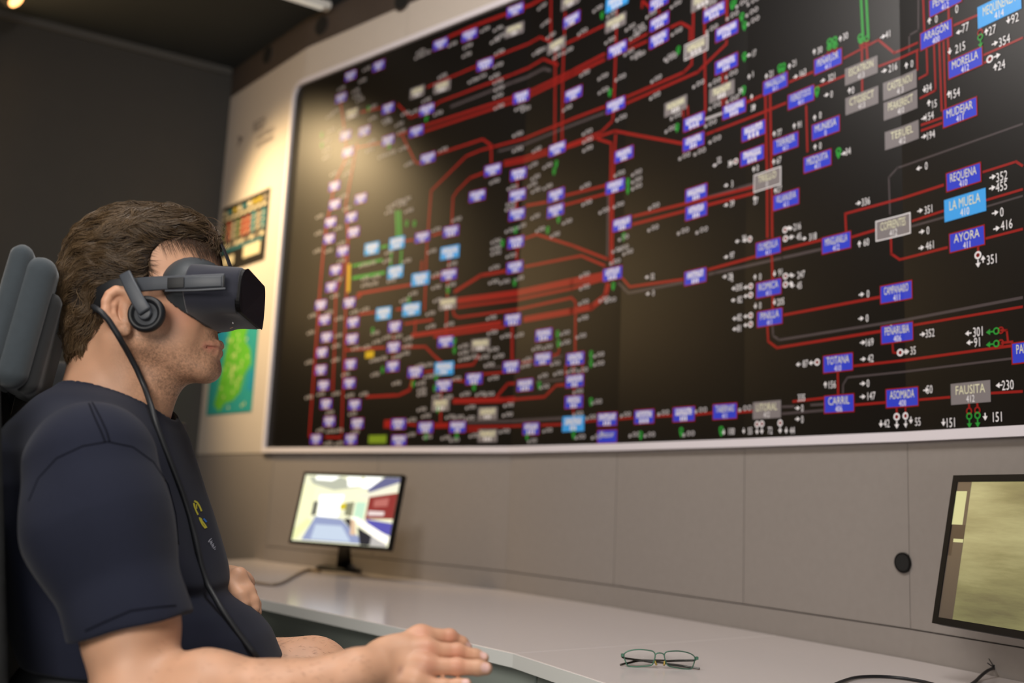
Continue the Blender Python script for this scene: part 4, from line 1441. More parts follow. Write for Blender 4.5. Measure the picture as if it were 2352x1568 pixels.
def polygonise(sdf, lo, hi, vox, blk=8):
    """sparse surface nets: evaluate only blocks near the surface"""
    lo, hi = np.array(lo, float), np.array(hi, float)
    n = (np.ceil((hi - lo) / vox / blk).astype(int)) * blk + 1
    nb = (n - 1) // blk
    bi = np.stack(np.meshgrid(*[np.arange(k) for k in nb], indexing='ij'), -1).reshape(-1, 3)
    cen = lo + (bi + 0.5) * blk * vox
    d = sdf(cen.astype(F))
    act = np.abs(d) < blk * vox * 0.87 * 1.35
    G = np.full(n, F(1))
    # unvisited blocks take the sign of their centre
    sgn = np.where(d < 0, F(-1), F(1)).reshape(nb)
    G[:-1, :-1, :-1] = np.repeat(np.repeat(np.repeat(sgn, blk, 0), blk, 1), blk, 2)
    off = np.stack(np.meshgrid(*[np.arange(blk + 1)] * 3, indexing='ij'), -1).reshape(-1, 3)
    A = bi[act] * blk
    for s in range(0, len(A), 400):
        idx = (A[s:s + 400, None, :] + off[None]).reshape(-1, 3)
        v = sdf((lo + idx * vox).astype(F))
        G[idx[:, 0], idx[:, 1], idx[:, 2]] = v
    ins = G < 0
    c = np.zeros(tuple(k - 1 for k in n), np.int8)
    for dx in (0, 1):
        for dy in (0, 1):
            for dz in (0, 1):
                c += ins[dx:n[0] - 1 + dx, dy:n[1] - 1 + dy, dz:n[2] - 1 + dz]
    mix = (c > 0) & (c < 8)
    cells = np.argwhere(mix)
    vid = np.full(mix.shape, -1, np.int32)
    vid[tuple(cells.T)] = np.arange(len(cells))
    acc = np.zeros((len(cells), 3))
    cnt = np.zeros(len(cells))
    corners = [(0, 0, 0), (1, 0, 0), (0, 1, 0), (1, 1, 0), (0, 0, 1), (1, 0, 1), (0, 1, 1), (1, 1, 1)]
    for a in range(8):
        for ax in range(3):
            if corners[a][ax]:
                continue
            ca = np.array(corners[a])
            cb = ca.copy()
            cb[ax] = 1
            va = G[tuple((cells + ca).T)]
            vb = G[tuple((cells + cb).T)]
            m = (va < 0) != (vb < 0)
            t = va[m] / (va[m] - vb[m])
            p = cells[m] + ca + (cb - ca) * t[:, None]
            acc[m] += p
            cnt[m] += 1
    V = lo + (acc / cnt[:, None]) * vox
    quads = []
    for ax in range(3):
        o1, o2 = (ax + 1) % 3, (ax + 2) % 3
        sl0 = [slice(None)] * 3
        sl1 = [slice(None)] * 3
        sl0[ax] = slice(0, n[ax] - 1)
        sl1[ax] = slice(1, n[ax])
        x = ins[tuple(sl0)] != ins[tuple(sl1)]
        E_ = np.argwhere(x)
        E_ = E_[(E_[:, o1] > 0) & (E_[:, o2] > 0) & (E_[:, o1] < n[o1] - 1) & (E_[:, o2] < n[o2] - 1)]
        s_ = ins[tuple(E_.T)]
        def cid(d1, d2):
            e = E_.copy()
            e[:, o1] += d1
            e[:, o2] += d2
            return vid[tuple(e.T)]
        q = np.stack([cid(-1, -1), cid(0, -1), cid(0, 0), cid(-1, 0)], 1)
        q[~s_] = q[~s_][:, ::-1]
        quads.append(q)
    Q = np.concatenate(quads)
    Q = Q[(Q >= 0).all(1)]
    V = project(sdf, V, 2, vox)
    return V, Q


def grad(sdf, V, e=4e-4):
    V = V.astype(F)
    g = np.zeros((len(V), 3), F)
    for k in range(3):
        o = np.zeros(3, F)
        o[k] = e
        g[:, k] = (sdf(V + o) - sdf(V - o)) / (2 * e)
    return g


def project(sdf, V, it=1, lim=0.002):
    V = V.astype(float)
    for _ in range(it):
        d = sdf(V.astype(F)).astype(float)
        g = grad(sdf, V).astype(float)
        g2 = (g ** 2).sum(1) + 1e-6
        st = -(d / np.maximum(g2, 0.2))[:, None] * g
        L = np.linalg.norm(st, axis=1, keepdims=True)
        st *= np.minimum(1, lim / np.maximum(L, 1e-9))
        V = V + st
    return V


def np_mesh(name, V, Q, mats, parent=None, org=(0, 0, 0), colors=None, smooth=True):
    me = bpy.data.meshes.new(name)
    V = V - np.asarray(org)
    me.vertices.add(len(V))
    me.vertices.foreach_set('co', V.astype(F).ravel())
    k = Q.shape[1]
    me.loops.add(Q.size)
    me.loops.foreach_set('vertex_index', Q.astype(np.int32).ravel())
    me.polygons.add(len(Q))
    me.polygons.foreach_set('loop_start', np.arange(0, Q.size, k, dtype=np.int32))
    me.polygons.foreach_set('loop_total', np.full(len(Q), k, np.int32))
    me.update(calc_edges=True)
    me.validate()
    if colors is not None:
        ca = me.color_attributes.new('Col', 'FLOAT_COLOR', 'POINT')
        cc = np.ones((len(V), 4), F)
        cc[:, :3] = colors
        ca.data.foreach_set('color', cc.ravel())
    return link(name, me, mats, parent, smooth)


def vnoise(P, s, seed=0):
    """smooth value noise, vectorised"""
    q = np.asarray(P, float) * s + seed * 17.3
    i = np.floor(q).astype(np.int64)
    f = q - i
    f = f * f * (3 - 2 * f)
    def h(a):
        x = (a[:, 0] * 374761393 + a[:, 1] * 668265263 + a[:, 2] * 2147483647 + seed * 1274126177) & 0xffffffff
        x = ((x ^ (x >> 13)) * 1274126177) & 0xffffffff
        return ((x ^ (x >> 16)) & 0xffff) / 65535.0
    out = 0
    for dx in (0, 1):
        for dy in (0, 1):
            for dz in (0, 1):
                w = (f[:, 0] if dx else 1 - f[:, 0]) * (f[:, 1] if dy else 1 - f[:, 1]) * (f[:, 2] if dz else 1 - f[:, 2])
                out = out + w * h(i + np.array([dx, dy, dz]))
    return out


def trace(sdf, pxs, lo=0.9, hi=2.2):
    """first hit of the sight lines through photo pixels with a modelled surface"""
    D = np.array([px_ray(x, y) for x, y in pxs])
    D /= np.linalg.norm(D, axis=1)[:, None]
    t = np.full(len(D), lo)
    for _ in range(160):
        d = sdf((CAM_POS + D * t[:, None]).astype(F))
        t = t + np.clip(d, -0.02, 0.05) * 0.8
    return CAM_POS + D * t[:, None]
# ---------------------------------------------------------------- the person
YM = 1.43                      # his middle plane, seen from his right side
YN = YM - 0.078                # the near side of the head


def A(x, y, Y=YM):
    return at(x, y, Y)


def mir(p, k=1.0):             # same point on his other side
    p = np.array(p, float)
    return np.array([p[0], 2 * YM - p[1], p[2]])


HC = A(338, 622)
mm_ = 0.001


def head_sdf(P):
    d = ell(P, A(332, 606), (0.092, 0.074, 0.074))                       # skull
    d = smin(d, ell(P, A(395, 600), (0.062, 0.060, 0.060)), 0.03)         # forehead
    d = smin(d, ell(P, A(250, 650), (0.050, 0.060, 0.058)), 0.03)         # back of the skull
    d = smin(d, ell(P, A(412, 705), (0.056, 0.058, 0.080)), 0.03)         # face
    for s in (-1, 1):
        d = smin(d, cap(P, A(352, 790) + [0, s * .050, 0], A(470, 846) + [0, s * .016, 0], .0190, .0155), 0.022)
        d = smin(d, cap(P, A(345, 700) + [0, s * .056, 0], A(352, 790) + [0, s * .051, 0], .018, .019), 0.02)
        d = smin(d, ell(P, A(430, 700) + [0, s * .043, 0], (.036, .024, .026)), 0.02)   # cheekbone
        d = smin(d, ell(P, A(418, 775) + [0, s * .036, 0], (.034, .022, .034)), 0.02)   # cheek
    d = smin(d, ell(P, A(478, 850), (.0150, .019, .0150)), 0.014)         # chin
    d = smin(d, ell(P, A(464, 792), (.0225, .030, .030)), 0.014)           # muzzle
    d = smin(d, ell(P, A(430, 838), (.036, .034, .020)), 0.02)            # under the jaw
    d = smin(d, cap(P, A(496, 655), A(526, 738), .008, .0105), 0.012)     # nose
    for s in (-1, 1):
        d = smin(d, ell(P, A(512, 744) + [0, s * .012, 0], (.010, .007, .008)), 0.006)
        d = smax(d, -ell(P, A(517, 752) + [0, s * .0065, 0], (.006, .0032, .004)), 0.003)
        d = smin(d, ell(P, A(478, 640) + [0, s * .030, 0], (.014, .022, .010)), 0.012)   # brow
        d = smax(d, -ell(P, A(497, 664) + [0, s * .031, 0], (.012, .018, .012)), 0.010)  # eye socket
        d = smin(d, ell(P, A(478, 664) + [0, s * .031, 0], (.012, .012, .012)), 0.003)   # eyeball
    # lips
    n = 7
    for (cx, cy, r, w, drop) in ((502.5, 793, .0070, .025, 2.0), (499.0, 811.5, .0078, .023, -1.0)):
        pts, rs = [], []
        for i in range(n):
            t = (i / (n - 1)) * 2 - 1
            pts.append(A(cx - 22 * t * t, cy + (800.5 - cy) * t * t * 0.9) + [0, t * w, 0])
            rs.append(r * (1 - 0.62 * t * t))
        d = smin(d, chain(P, pts, rs, .001), 0.0045)
    seam = [A(513 - 30 * t * t, 802 + 0.5 * t * t) + [0, t * .026, 0] for t in np.linspace(-1, 1, 9)]
    d = smax(d, -chain(P, seam, [.0016] * 9, .001), 0.0018)
    # neck
    d = smin(d, cap(P, A(290, 770), A(262, 965), .056, .064), 0.03)
    d = smin(d, cap(P, A(372, 845), A(300, 978), .032, .045), 0.03)
    d = smin(d, cap(P, A(225, 800), A(212, 960), .036, .038), 0.03)
    for s in (-1, 1):           # neck tendons, from behind the ear to the collar bones
        d = smin(d, cap(P, A(292, 790) + [0, s * .050, 0], A(335, 985) + [0, s * .022, 0], .014, .012), 0.02)
        d = smin(d, cap(P, A(222, 905) + [0, s * .026, 0], A(225, 1010) + [0, s * .06, 0], .026, .026), 0.03)
    return d


def ear_sdf(P, s):
    Q_ = P if s < 0 else np.stack([P[:, 0], 2 * YM - P[:, 1], P[:, 2]], 1)
    yo = YN - 0.010
    hel = [(304, 702), (301, 684), (287, 669), (267, 667), (252, 677), (244, 693), (243, 713), (249, 732), (261, 747), (275, 759)]
    yy = [0.004, -.001, -.004, -.007, -.009, -.010, -.010, -.008, -.005, -.002]
    hp_ = [at(x, y, yo + o) for (x, y), o in zip(hel, yy)]
    d = chain(Q_, hp_, [.0034, .0042, .0048, .0050, .0050, .0049, .0047, .0046, .0048, .0054], .008)
    d = smin(d, ell(Q_, at(286, 758, yo + .001), (.0085, .0050, .0080)), .004)             # lobe
    d = smin(d, ell(Q_, at(272, 712, yo + .0055), (.0175, .0042, .0255)), .003)            # plate
    d = smin(d, chain(Q_, [at(272, 682, yo - .002), at(262, 700, yo - .005), at(262, 722, yo - .004), at(275, 742, yo - .002)], [.0032, .0038, .0036, .0032], .003), .004)
    d = smin(d, ell(Q_, at(309, 722, yo + .001), (.0050, .0050, .0080)), .004)             # tragus
    d = smax(d, -ell(Q_, at(288, 718, yo - .001), (.0105, .0050, .0150)), .003)            # concha
    d = smin(d, cap(Q_, at(290, 690, yo + .006), at(290, 745, yo + .008), .010, .009), .006)  # root
    return d


# right (near) arm
SH_R = A(222, 1062, 1.232)
EL_R = A(318, 1622, 1.165)
WR_R = A(818, 1548, 1.190)
UM_R = A(300, 1440, 1.19)


def hand_r(P):
    T = lambda *a: at(*a)
    mc = {'i': (966, 1462, 1.240), 'm': (980, 1492, 1.222), 'r': (975, 1528, 1.205), 'p': (955, 1566, 1.195)}
    d = cap(P, WR_R, T(868, 1536, 1.205), .0265, .026)
    d = smin(d, ell(P, T(905, 1520, 1.222), (.040, .017, .030)), .012)
    for k, r in (('i', .0135), ('m', .013), ('r', .0125), ('p', .012)):
        x, y, Y = mc[k]
        d = smin(d, cap(P, T(868, 1536 + (y - 1512) * .45, 1.208), T(x, y, Y + .004), .016, r), .010)
        d = smin(d, ell(P, T(x - 4, y, Y), (.0125, .0098, .0108)), .010)
    fin = [
        ([(970, 1461, 1.240), (1032, 1463, 1.252), (1060, 1477, 1.258), (1071, 1486, 1.260)], [.0112, .0092, .0080, .0070]),
        ([(984, 1494, 1.222), (1050, 1496, 1.230), (1092, 1506, 1.235), (1110, 1511, 1.236)], [.0112, .0092, .0080, .0068]),
        ([(980, 1530, 1.205), (1050, 1531, 1.210), (1098, 1533, 1.212), (1116, 1535, 1.213)], [.0112, .0096, .0088, .0076]),
        ([(958, 1570, 1.195), (1018, 1576, 1.197), (1052, 1573, 1.198), (1070, 1571, 1.198)], [.0102, .0082, .0074, .0066]),
    ]
    f = None
    for pts, rs in fin:
        pts = [T(*p) for p in pts]
        e = chain(P, pts, rs, .0035)
        # knuckle swelling at the middle joint
        e = smin(e, ell(P, pts[1], (rs[1] * 1.04, rs[1] * 1.02, rs[1] * 1.02)), .004)
        f = e if f is None else smin(f, e, .0022)
    d = smin(d, f, .007)
    # thumb on the far side, leaving the palm near its base
    d = smin(d, chain(P, [T(872, 1518, 1.222), T(905, 1510, 1.252), T(948, 1512, 1.270), T(982, 1518, 1.280)], [.016, .0145, .0115, .0092], .006), .008)
    return d


def arm_r(P):
    d = cap(P, SH_R, A(300, 1440, 1.19), .056, .0505)
    d = smin(d, cap(P, A(300, 1440, 1.19), EL_R, .0505, .046), .02)
    d = smin(d, chain(P, [EL_R, A(470, 1606, 1.165), A(640, 1606, 1.172), WR_R], [.046, .0500, .0390, .0270], .02), .02)
    return smin(d, hand_r(P), .012)


# left (far) arm; the hand lies on the far side of his belly
SH_L = A(228, 1050, 1.635)
EL_L = A(330, 1400, 1.665)
WR_L = A(478, 1338, 1.575)


def arm_l(P):
    T = at
    d = cap(P, SH_L, EL_L, .058, .046)
    d = smin(d, chain(P, [EL_L, A(410, 1372, 1.625), WR_L], [.046, .042, .029], .02), .02)
    d = smin(d, ell(P, T(520, 1338, 1.545), (.042, .028, .026)), .015)
    for k, (x, y, Y) in enumerate(((548, 1322, 1.500), (552, 1330, 1.520), (548, 1338, 1.541), (540, 1348, 1.560))):
        mcp = T(x, y, Y)
        d = smin(d, cap(P, T(490, 1336, 1.56), mcp, .016, .0125), .010)
        f = chain(P, [mcp, T(x + 22, y + 32, Y - .004), T(x + 34, y + 58, Y - .008), T(x + 38, y + 76, Y - .012)], [.0112, .0092, .0082, .0070], .004)
        d = smin(d, f, .005)
    d = smin(d, chain(P, [T(505, 1330, 1.525), T(532, 1345, 1.494), T(552, 1368, 1.482), T(560, 1386, 1.478)], [.015, .0125, .0105, .0088], .006), .008)
    return d


HIP_L, KN_L = A(300, 1600, 1.50), A(712, 1556, 1.570)
AN_L = np.array([KN_L[0] - 0.02, KN_L[1] - 0.01, 0.235])
HIP_R, KN_R = A(300, 1640, 1.34), A(700, 1700, 1.300)
AN_R = np.array([KN_R[0] + 0.03, KN_R[1], 0.110])


def legs(P):
    d = None
    for hp_, kn, an, toe in ((HIP_L, KN_L, AN_L, None), (HIP_R, KN_R, AN_R, None)):
        e = cap(P, hp_, kn, .082, .058)
        e = smin(e, ell(P, kn + np.array([.012, 0, -.005]), (.050, .048, .052)), .02)
        mid = kn + (an - kn) * .35 + np.array([-.018, 0, 0])
        e = smin(e, chain(P, [kn, mid, an], [.052, .054, .034], .03), .02)
        d = e if d is None else smin(d, e, .01)
    return d


def torso_core(P):
    d = cap(P, A(240, 1010), A(250, 1200), .065, .085)
    d = smin(d, cap(P, A(250, 1200), A(320, 1520), .085, .100), .05)
    for e in (SH_R, SH_L):
        d = smin(d, cap(P, A(240, 1050), e, .045, .045), .03)
    return d


def boxed(f, lo, hi, m=0.05):
    lo, hi = np.array(lo, F) - F(m), np.array(hi, F) + F(m)

    def g(P):
        q = np.maximum(np.maximum(lo - P, P - hi), 0)
        out = np.sqrt((q ** 2).sum(1)) + F(m) * .8
        k = (q.max(1) <= 0)
        if k.any():
            out[k] = f(P[k])
        return out
    return g


head_b = boxed(head_sdf, (-.66, 1.22, .98), (-.36, 1.64, 1.44))
earr_b = boxed(lambda P: ear_sdf(P, -1), (-.62, 1.31, 1.14), (-.50, 1.38, 1.28), .03)
earl_b = boxed(lambda P: ear_sdf(P, 1), (-.62, 1.48, 1.14), (-.50, 1.55, 1.28), .03)
armr_b = boxed(arm_r, (-.62, 1.08, .70), (.0, 1.33, 1.12))
arml_b = boxed(arm_l, (-.66, 1.40, .72), (-.34, 1.76, 1.12))
legs_b = boxed(legs, (-.62, 1.18, .05), (-.14, 1.68, .86))
core_b = boxed(torso_core, (-.66, 1.15, .60), (-.40, 1.71, 1.14))


# t-shirt pattern: cross sections of the trunk
ROWS = [  # photo y, back x, front x, half width
    (880, 190, 340, .067), (905, 172, 354, .074), (930, 128, 380, .115), (955, 96, 398, .135), (990, 56, 414, .162), (1050, 20, 430, .182), (1120, 10, 448, .190),
    (1200, 10, 474, .188), (1280, 20, 500, .182), (1325, 30, 508, .180), (1352, 36, 500, .180), (1392, 50, 562, .186), (1440, 70, 604, .192),
    (1520, 100, 640, .196), (1600, 120, 640, .200), (1700, 120, 640, .200)]
_z, _c, _a, _b = [], [], [], []
for y, xb, xf, hw in ROWS:
    pb_, pf_ = A(xb, y), A(xf, y)
    _z.append((pb_[2] + pf_[2]) / 2)
    _c.append((pb_[0] + pf_[0]) / 2)
    _a.append((pf_[0] - pb_[0]) / 2)
    _b.append(hw)
_o = np.argsort(_z)
LZ, LC, LA, LB = (np.array(q_)[_o] for q_ in (_z, _c, _a, _b))
# smoother interpolation table
_zz = np.linspace(LZ[0], LZ[-1], 160)


def _sm(v, k=3):
    y = np.interp(_zz, LZ, v)
    for _ in range(k):
        y[1:-1] = (y[:-2] + 2 * y[1:-1] + y[2:]) / 4
    return y


TC, TA, TB = _sm(LC), _sm(LA), _sm(LB)
COL_B, COL_F = A(168, 896), A(364, 986)
cd_ = (COL_F - COL_B) / np.linalg.norm(COL_F - COL_B)
CN = np.array([-cd_[2], 0, cd_[0]])                # collar plane normal, upward
HEMZ = A(640, 1522)[2]
S_H = A(302, 1442, 1.19)
SLV = [A(212, 1066, 1.232), A(226, 1215, 1.212), S_H]
SLR = [.074, .080, .0625]
hd = at(412, 1414, 1.19) - at(192, 1470, 1.19)
hd /= np.linalg.norm(hd)
SN = np.array([hd[2], 0, -hd[0]])                   # along the arm, downward
SN = SN / np.linalg.norm(SN)
SLV_E = S_H + SN * 0.03
SLVL = [A(212, 1060, 1.630), A(235, 1215, 1.655), A(275, 1300, 1.665)]
SNL = (SLVL[2] - SLVL[1]) / np.linalg.norm(SLVL[2] - SLVL[1])


def shirt_solid(P):
    z = P[:, 2]
    c, a, b = np.interp(z, _zz, TC), np.interp(z, _zz, TA), np.interp(z, _zz, TB)
    r = ((np.abs(P[:, 0] - c) / a) ** 2.25 + (np.abs(P[:, 1] - YM) / b) ** 2.25) ** (1 / 2.25)
    d = (r - 1) * np.minimum(a, b) * 0.92
    for s, sh in ((-1, SLV[0]), (1, SLVL[0])):
        d = smin(d, cap(P, A(215, 985) + [0, s * .055, 0], sh, .058, .066), .035)
    return d


def body_sdf(P):
    d = head_b(P)
    d = smin(d, earr_b(P), .004)
    d = smin(d, earl_b(P), .004)
    c = core_b(P)
    d = smin(d, c, .03)
    # under the shirt the trunk stays inside the cloth
    k = ((P - COL_B.astype(F)) @ CN.astype(F) < -.006) & (d < .03) & (P[:, 0] < A(470, 1000)[0])
    if k.any():
        d[k] = np.maximum(d[k], shirt_solid(P[k]) + .009)
    d = smin(d, armr_b(P), .02)
    d = smin(d, arml_b(P), .02)
    d = smin(d, legs_b(P), .02)
    return d
# ---------------------------------------------------------------- body surface
person = thing('person', 'person seated in profile in a navy t-shirt, wearing a black virtual reality headset', 'person', (float(HIP_R[0]), YM, 0.0))
PO = np.array(person.location)

V, Q = polygonise(body_sdf, (-.72, 1.04, .0), (.04, 1.80, 1.46), .003)


def refine(V, Q, mask_fn, sdf, it=1):
    me = bpy.data.meshes.new('r')
    me.from_pydata(V.tolist(), [], Q.tolist())
    bm = bmesh.new()
    bm.from_mesh(me)
    bpy.data.meshes.remove(me)
    for _ in range(it):
        co = np.array([v.co for v in bm.verts])
        mk = mask_fn(co)
        es = [e for e in bm.edges if mk[e.verts[0].index] and mk[e.verts[1].index]]
        bmesh.ops.subdivide_edges(bm, edges=es, cuts=1, use_grid_fill=True)
        bm.verts.index_update()
    co = np.array([v.co for v in bm.verts])
    co = project(sdf, co, 3)
    for v, c in zip(bm.verts, co):
        v.co = c
    return bm, co


def region(co):
    head = (co[:, 2] > 1.075) & (co[:, 0] > -.60)
    hand = (co[:, 0] > -.27) & (co[:, 1] < 1.32) & (co[:, 2] < .92) & (co[:, 2] > .70)
    return head | hand


bm, co = refine(V, Q, region, body_sdf)
me = bpy.data.meshes.new('person_body')
bm.to_mesh(me)
bm.free()


def blob(co, c, r):
    return np.exp(-(((co - np.asarray(c)) / np.asarray(r)) ** 2).sum(1))


skin = np.array(srgb(206, 158, 128)[:3])
col = np.tile(skin, (len(co), 1))
n1 = vnoise(co, 60, 1)[:, None]
n2 = vnoise(co, 18, 2)[:, None]
col = col * (0.90 + 0.20 * n1) * (0.92 + 0.16 * n2)
red = np.array(srgb(200, 112, 92)[:3])


def mixc(col, c, m):
    m = np.clip(m, 0, 1)[:, None]
    return col * (1 - m) + c * m


for s in (-1, 1):
    e_ = A(270, 712) + [0, s * .088, 0]
    col = mixc(col, red, 0.6 * blob(co, e_, (.03, .016, .04)))
    col = mixc(col, red, 0.28 * blob(co, A(440, 740) + [0, s * .055, 0], (.03, .03, .022)))
# stubble on jaw, chin, upper lip and throat
st = 0
for c, r in ((A(478, 850), (.030, .04, .020)), (A(430, 845), (.040, .07, .028)), (A(378, 825), (.034, .10, .030)), (A(496, 778), (.014, .03, .012)),
             (A(400, 880), (.045, .06, .035)), (A(470, 822), (.022, .05, .018)), (A(352, 780), (.020, .10, .028))):
    st = np.maximum(st, blob(co, c, r))
fine = vnoise(co, 900, 5) * 0.6 + vnoise(co, 420, 6) * 0.4
stub = np.array(srgb(104, 82, 66)[:3])
col = mixc(col, stub, np.clip(st * 1.3, 0, 1) * np.clip((fine - .28) * 2.2, 0, 1) * 0.72)
lip = np.array(srgb(178, 98, 90)[:3])
lm_ = 0
for cx, cy, w in ((500.5, 795.5, 2), (498, 810, -1)):
    for t in np.linspace(-1, 1, 9):
        p_ = A(cx - 22 * t * t, cy + (800.5 - cy) * t * t * .9) + [0, t * .023, 0]
        lm_ = np.maximum(lm_, np.exp(-(np.linalg.norm(co - p_, axis=1) / .0074) ** 4))
col = mixc(col, lip, lm_ * 0.8)
# hand: knuckles, nails, mark
for x, y, Y in ((968, 1455, 1.232), (985, 1490, 1.212), (985, 1530, 1.197), (1050, 1497, 1.222), (1052, 1531, 1.20), (1035, 1462, 1.245)):
    col = mixc(col, red, 0.38 * blob(co, at(x, y, Y), (.012, .012, .010)))
col = mixc(col, np.array(srgb(120, 78, 76)[:3]), 0.7 * blob(co, at(921, 1537, 1.200), (.0035, .012, .0055)))
nail = np.array(srgb(236, 196, 190)[:3])
for x, y, Y, rr in ((1075, 1483, 1.255, .0052), (1110, 1504, 1.232, .0052), (1116, 1532, 1.204, .0062), (1070, 1566, 1.192, .005)):
    dn = np.linalg.norm((co - at(x, y, Y)) * [1, .9, 1], axis=1)
    col = mixc(col, nail, 0.85 * np.exp(-(dn / rr) ** 6))
ca = me.color_attributes.new('Col', 'FLOAT_COLOR', 'POINT')
cc = np.ones((len(co), 4), F)
cc[:, :3] = col
ca.data.foreach_set('color', cc.ravel())
ms = mat('skin', (0.6, 0.4, 0.3, 1), 0.48, spec=0.4, sss=0.12, bump=(420, 0.14, 0.0008))
an = ms.node_tree.nodes.new('ShaderNodeAttribute')
an.attribute_name = 'Col'
ms.node_tree.links.new(an.outputs['Color'], ms.node_tree.nodes['Principled BSDF'].inputs['Base Color'])
me.transform(Matrix.Translation(-Vector(PO)))
body = link('body', me, ms, person, smooth=True)
# ---------------------------------------------------------------- t-shirt
def shirt_sdf(P):
    z = P[:, 2]
    c, a, b = np.interp(z, _zz, TC), np.interp(z, _zz, TA), np.interp(z, _zz, TB)
    ex = 2.25
    r = ((np.abs(P[:, 0] - c) / a) ** ex + (np.abs(P[:, 1] - YM) / b) ** ex) ** (1 / ex)
    d = (r - 1) * np.minimum(a, b) * 0.92
    # shoulders
    for s, sh in ((-1, SLV[0]), (1, SLVL[0])):
        d = smin(d, cap(P, A(215, 985) + [0, s * .055, 0], sh, .058, .066), .035)
    # sleeves
    for pts, rs, cen, nn in ((SLV, SLR, S_H, SN), (SLVL, [.072, .076, .066], SLVL[2], SNL)):
        ext = cen + nn * .03
        e = chain(P, [pts[0], pts[1], cen, ext], [rs[0], rs[1], rs[2], rs[2] * .98], .03)
        h = (P - cen) @ nn.astype(F)
        e = smax(e, h, .002)
        inner = cap(P, cen - nn * .022, ext, rs[2] - .0075, rs[2] - .0065)
        e = smax(e, -inner, .002)
        d = smin(d, e, .016)
    # belly and chest folds
    q = P.astype(float)
    w = 0.0
    fold = (vnoise(q * [1, .6, .45], 17, 3) - .5) * 0.011
    ph = (P[:, 0] - SLV[1][0]) * 62 + (P[:, 2] - 1.0) * 38
    m1 = np.exp(-(((P - A(400, 1300, 1.25)) / np.array([.07, .10, .10], F)) ** 2).sum(1))
    m2 = np.exp(-(((P - A(120, 1250, 1.25)) / np.array([.08, .12, .12], F)) ** 2).sum(1))
    m3 = np.exp(-(((P - A(500, 1420, 1.36)) / np.array([.10, .14, .06], F)) ** 2).sum(1))
    fold = fold + 0.0035 * np.sin(ph) * (m1 + m2) + 0.003 * np.sin((P[:, 0] * .9 + P[:, 2]) * 75) * m3
    pd = (P - COL_B.astype(F)) @ CN.astype(F)
    kf = np.clip((-pd - .02) / .06, 0, 1)
    d = d - fold * kf
    # collar: ribbed band, then the neck hole
    qc0 = (P - ((COL_B + COL_F) / 2).astype(F))
    rad0 = (np.sqrt((qc0[:, 0] / .090) ** 2 + (qc0[:, 1] / .092) ** 2) - 1) * .09
    band = np.clip((pd + .020) / .003, 0, 1) * np.clip(-rad0 / .004, 0, 1)
    d = d - 0.0016 * band
    rib = 0.0
    qc = (P - ((COL_B + COL_F) / 2).astype(F))
    rad = (np.sqrt((qc[:, 0] / .082) ** 2 + (qc[:, 1] / .088) ** 2) - 1) * .08
    d = smax(d, np.minimum(pd, -rad), .003)
    d = smax(d, (HEMZ - z), .004)
    return d


shirt_b = boxed(shirt_sdf, (-.76, 1.07, .70), (-.30, 1.78, 1.18), .04)
Vs, Qs = polygonise(shirt_b, (-.80, 1.03, .66), (-.26, 1.82, 1.22), .0028)


def hemreg(co):
    return (co[:, 0] > -.9)


m_sh = mat('navy cotton', srgb(29, 32, 47), 0.9, spec=0.2, sheen=0.06, noise=(90, 0.05), bump=(1500, 0.25, 0.0006))
shirt = np_mesh('t_shirt', Vs, Qs, m_sh, person, PO)


def on_shirt(pxs, off=0.0):
    P_ = trace(shirt_b, pxs)
    g_ = grad(shirt_b, P_).astype(float)
    g_ /= np.linalg.norm(g_, axis=1)[:, None] + 1e-9
    return P_ + g_ * off


seam_m = mat('navy seam', srgb(15, 17, 26), 0.95, spec=0.1)


def dense(pxs, k=6):
    out = []
    for a_, b_ in zip(pxs[:-1], pxs[1:]):
        for j in range(k):
            t_ = j / k
            out.append((a_[0] + (b_[0] - a_[0]) * t_, a_[1] + (b_[1] - a_[1]) * t_))
    return out + [pxs[-1]]


for pxs in ([(204, 926), (218, 960), (232, 990), (242, 1016)], [(212, 924), (230, 958), (244, 988), (252, 1014)],
            [(66, 1150), (88, 1098), (130, 1052), (190, 1024), (248, 1014), (305, 1026), (352, 1060), (386, 1112), (404, 1180), (410, 1250)],
            [(196, 1448), (240, 1428), (300, 1402), (360, 1394), (404, 1390)]):
    P_ = on_shirt(dense(pxs), -0.0002)
    tube('seam', [tuple(p_ - PO) for p_ in P_], 0.0011, seam_m, shirt, res=6, smooth_pts=False)


# chest print: yellow ring emblem with a blue dot and a row of pale letters
def shirt_print(name, polys, m_, off=0.0007):
    vs, fs = [], []
    for pl_ in polys:
        pts = on_shirt(pl_, off)
        b = len(vs)
        vs += [tuple(p_ - PO) for p_ in pts]
        fs.append(list(range(b, b + len(pl_))))
    return mesh_obj(name, vs, fs, m_, shirt)


def strip_px(pts, w):
    out = []
    for (x0, y0), (x1, y1) in zip(pts[:-1], pts[1:]):
        L = math.hypot(x1 - x0, y1 - y0)
        nx, ny = -(y1 - y0) / L * w / 2, (x1 - x0) / L * w / 2
        out.append([(x0 + nx, y0 + ny), (x1 + nx, y1 + ny), (x1 - nx, y1 - ny), (x0 - nx, y0 - ny)])
    return out


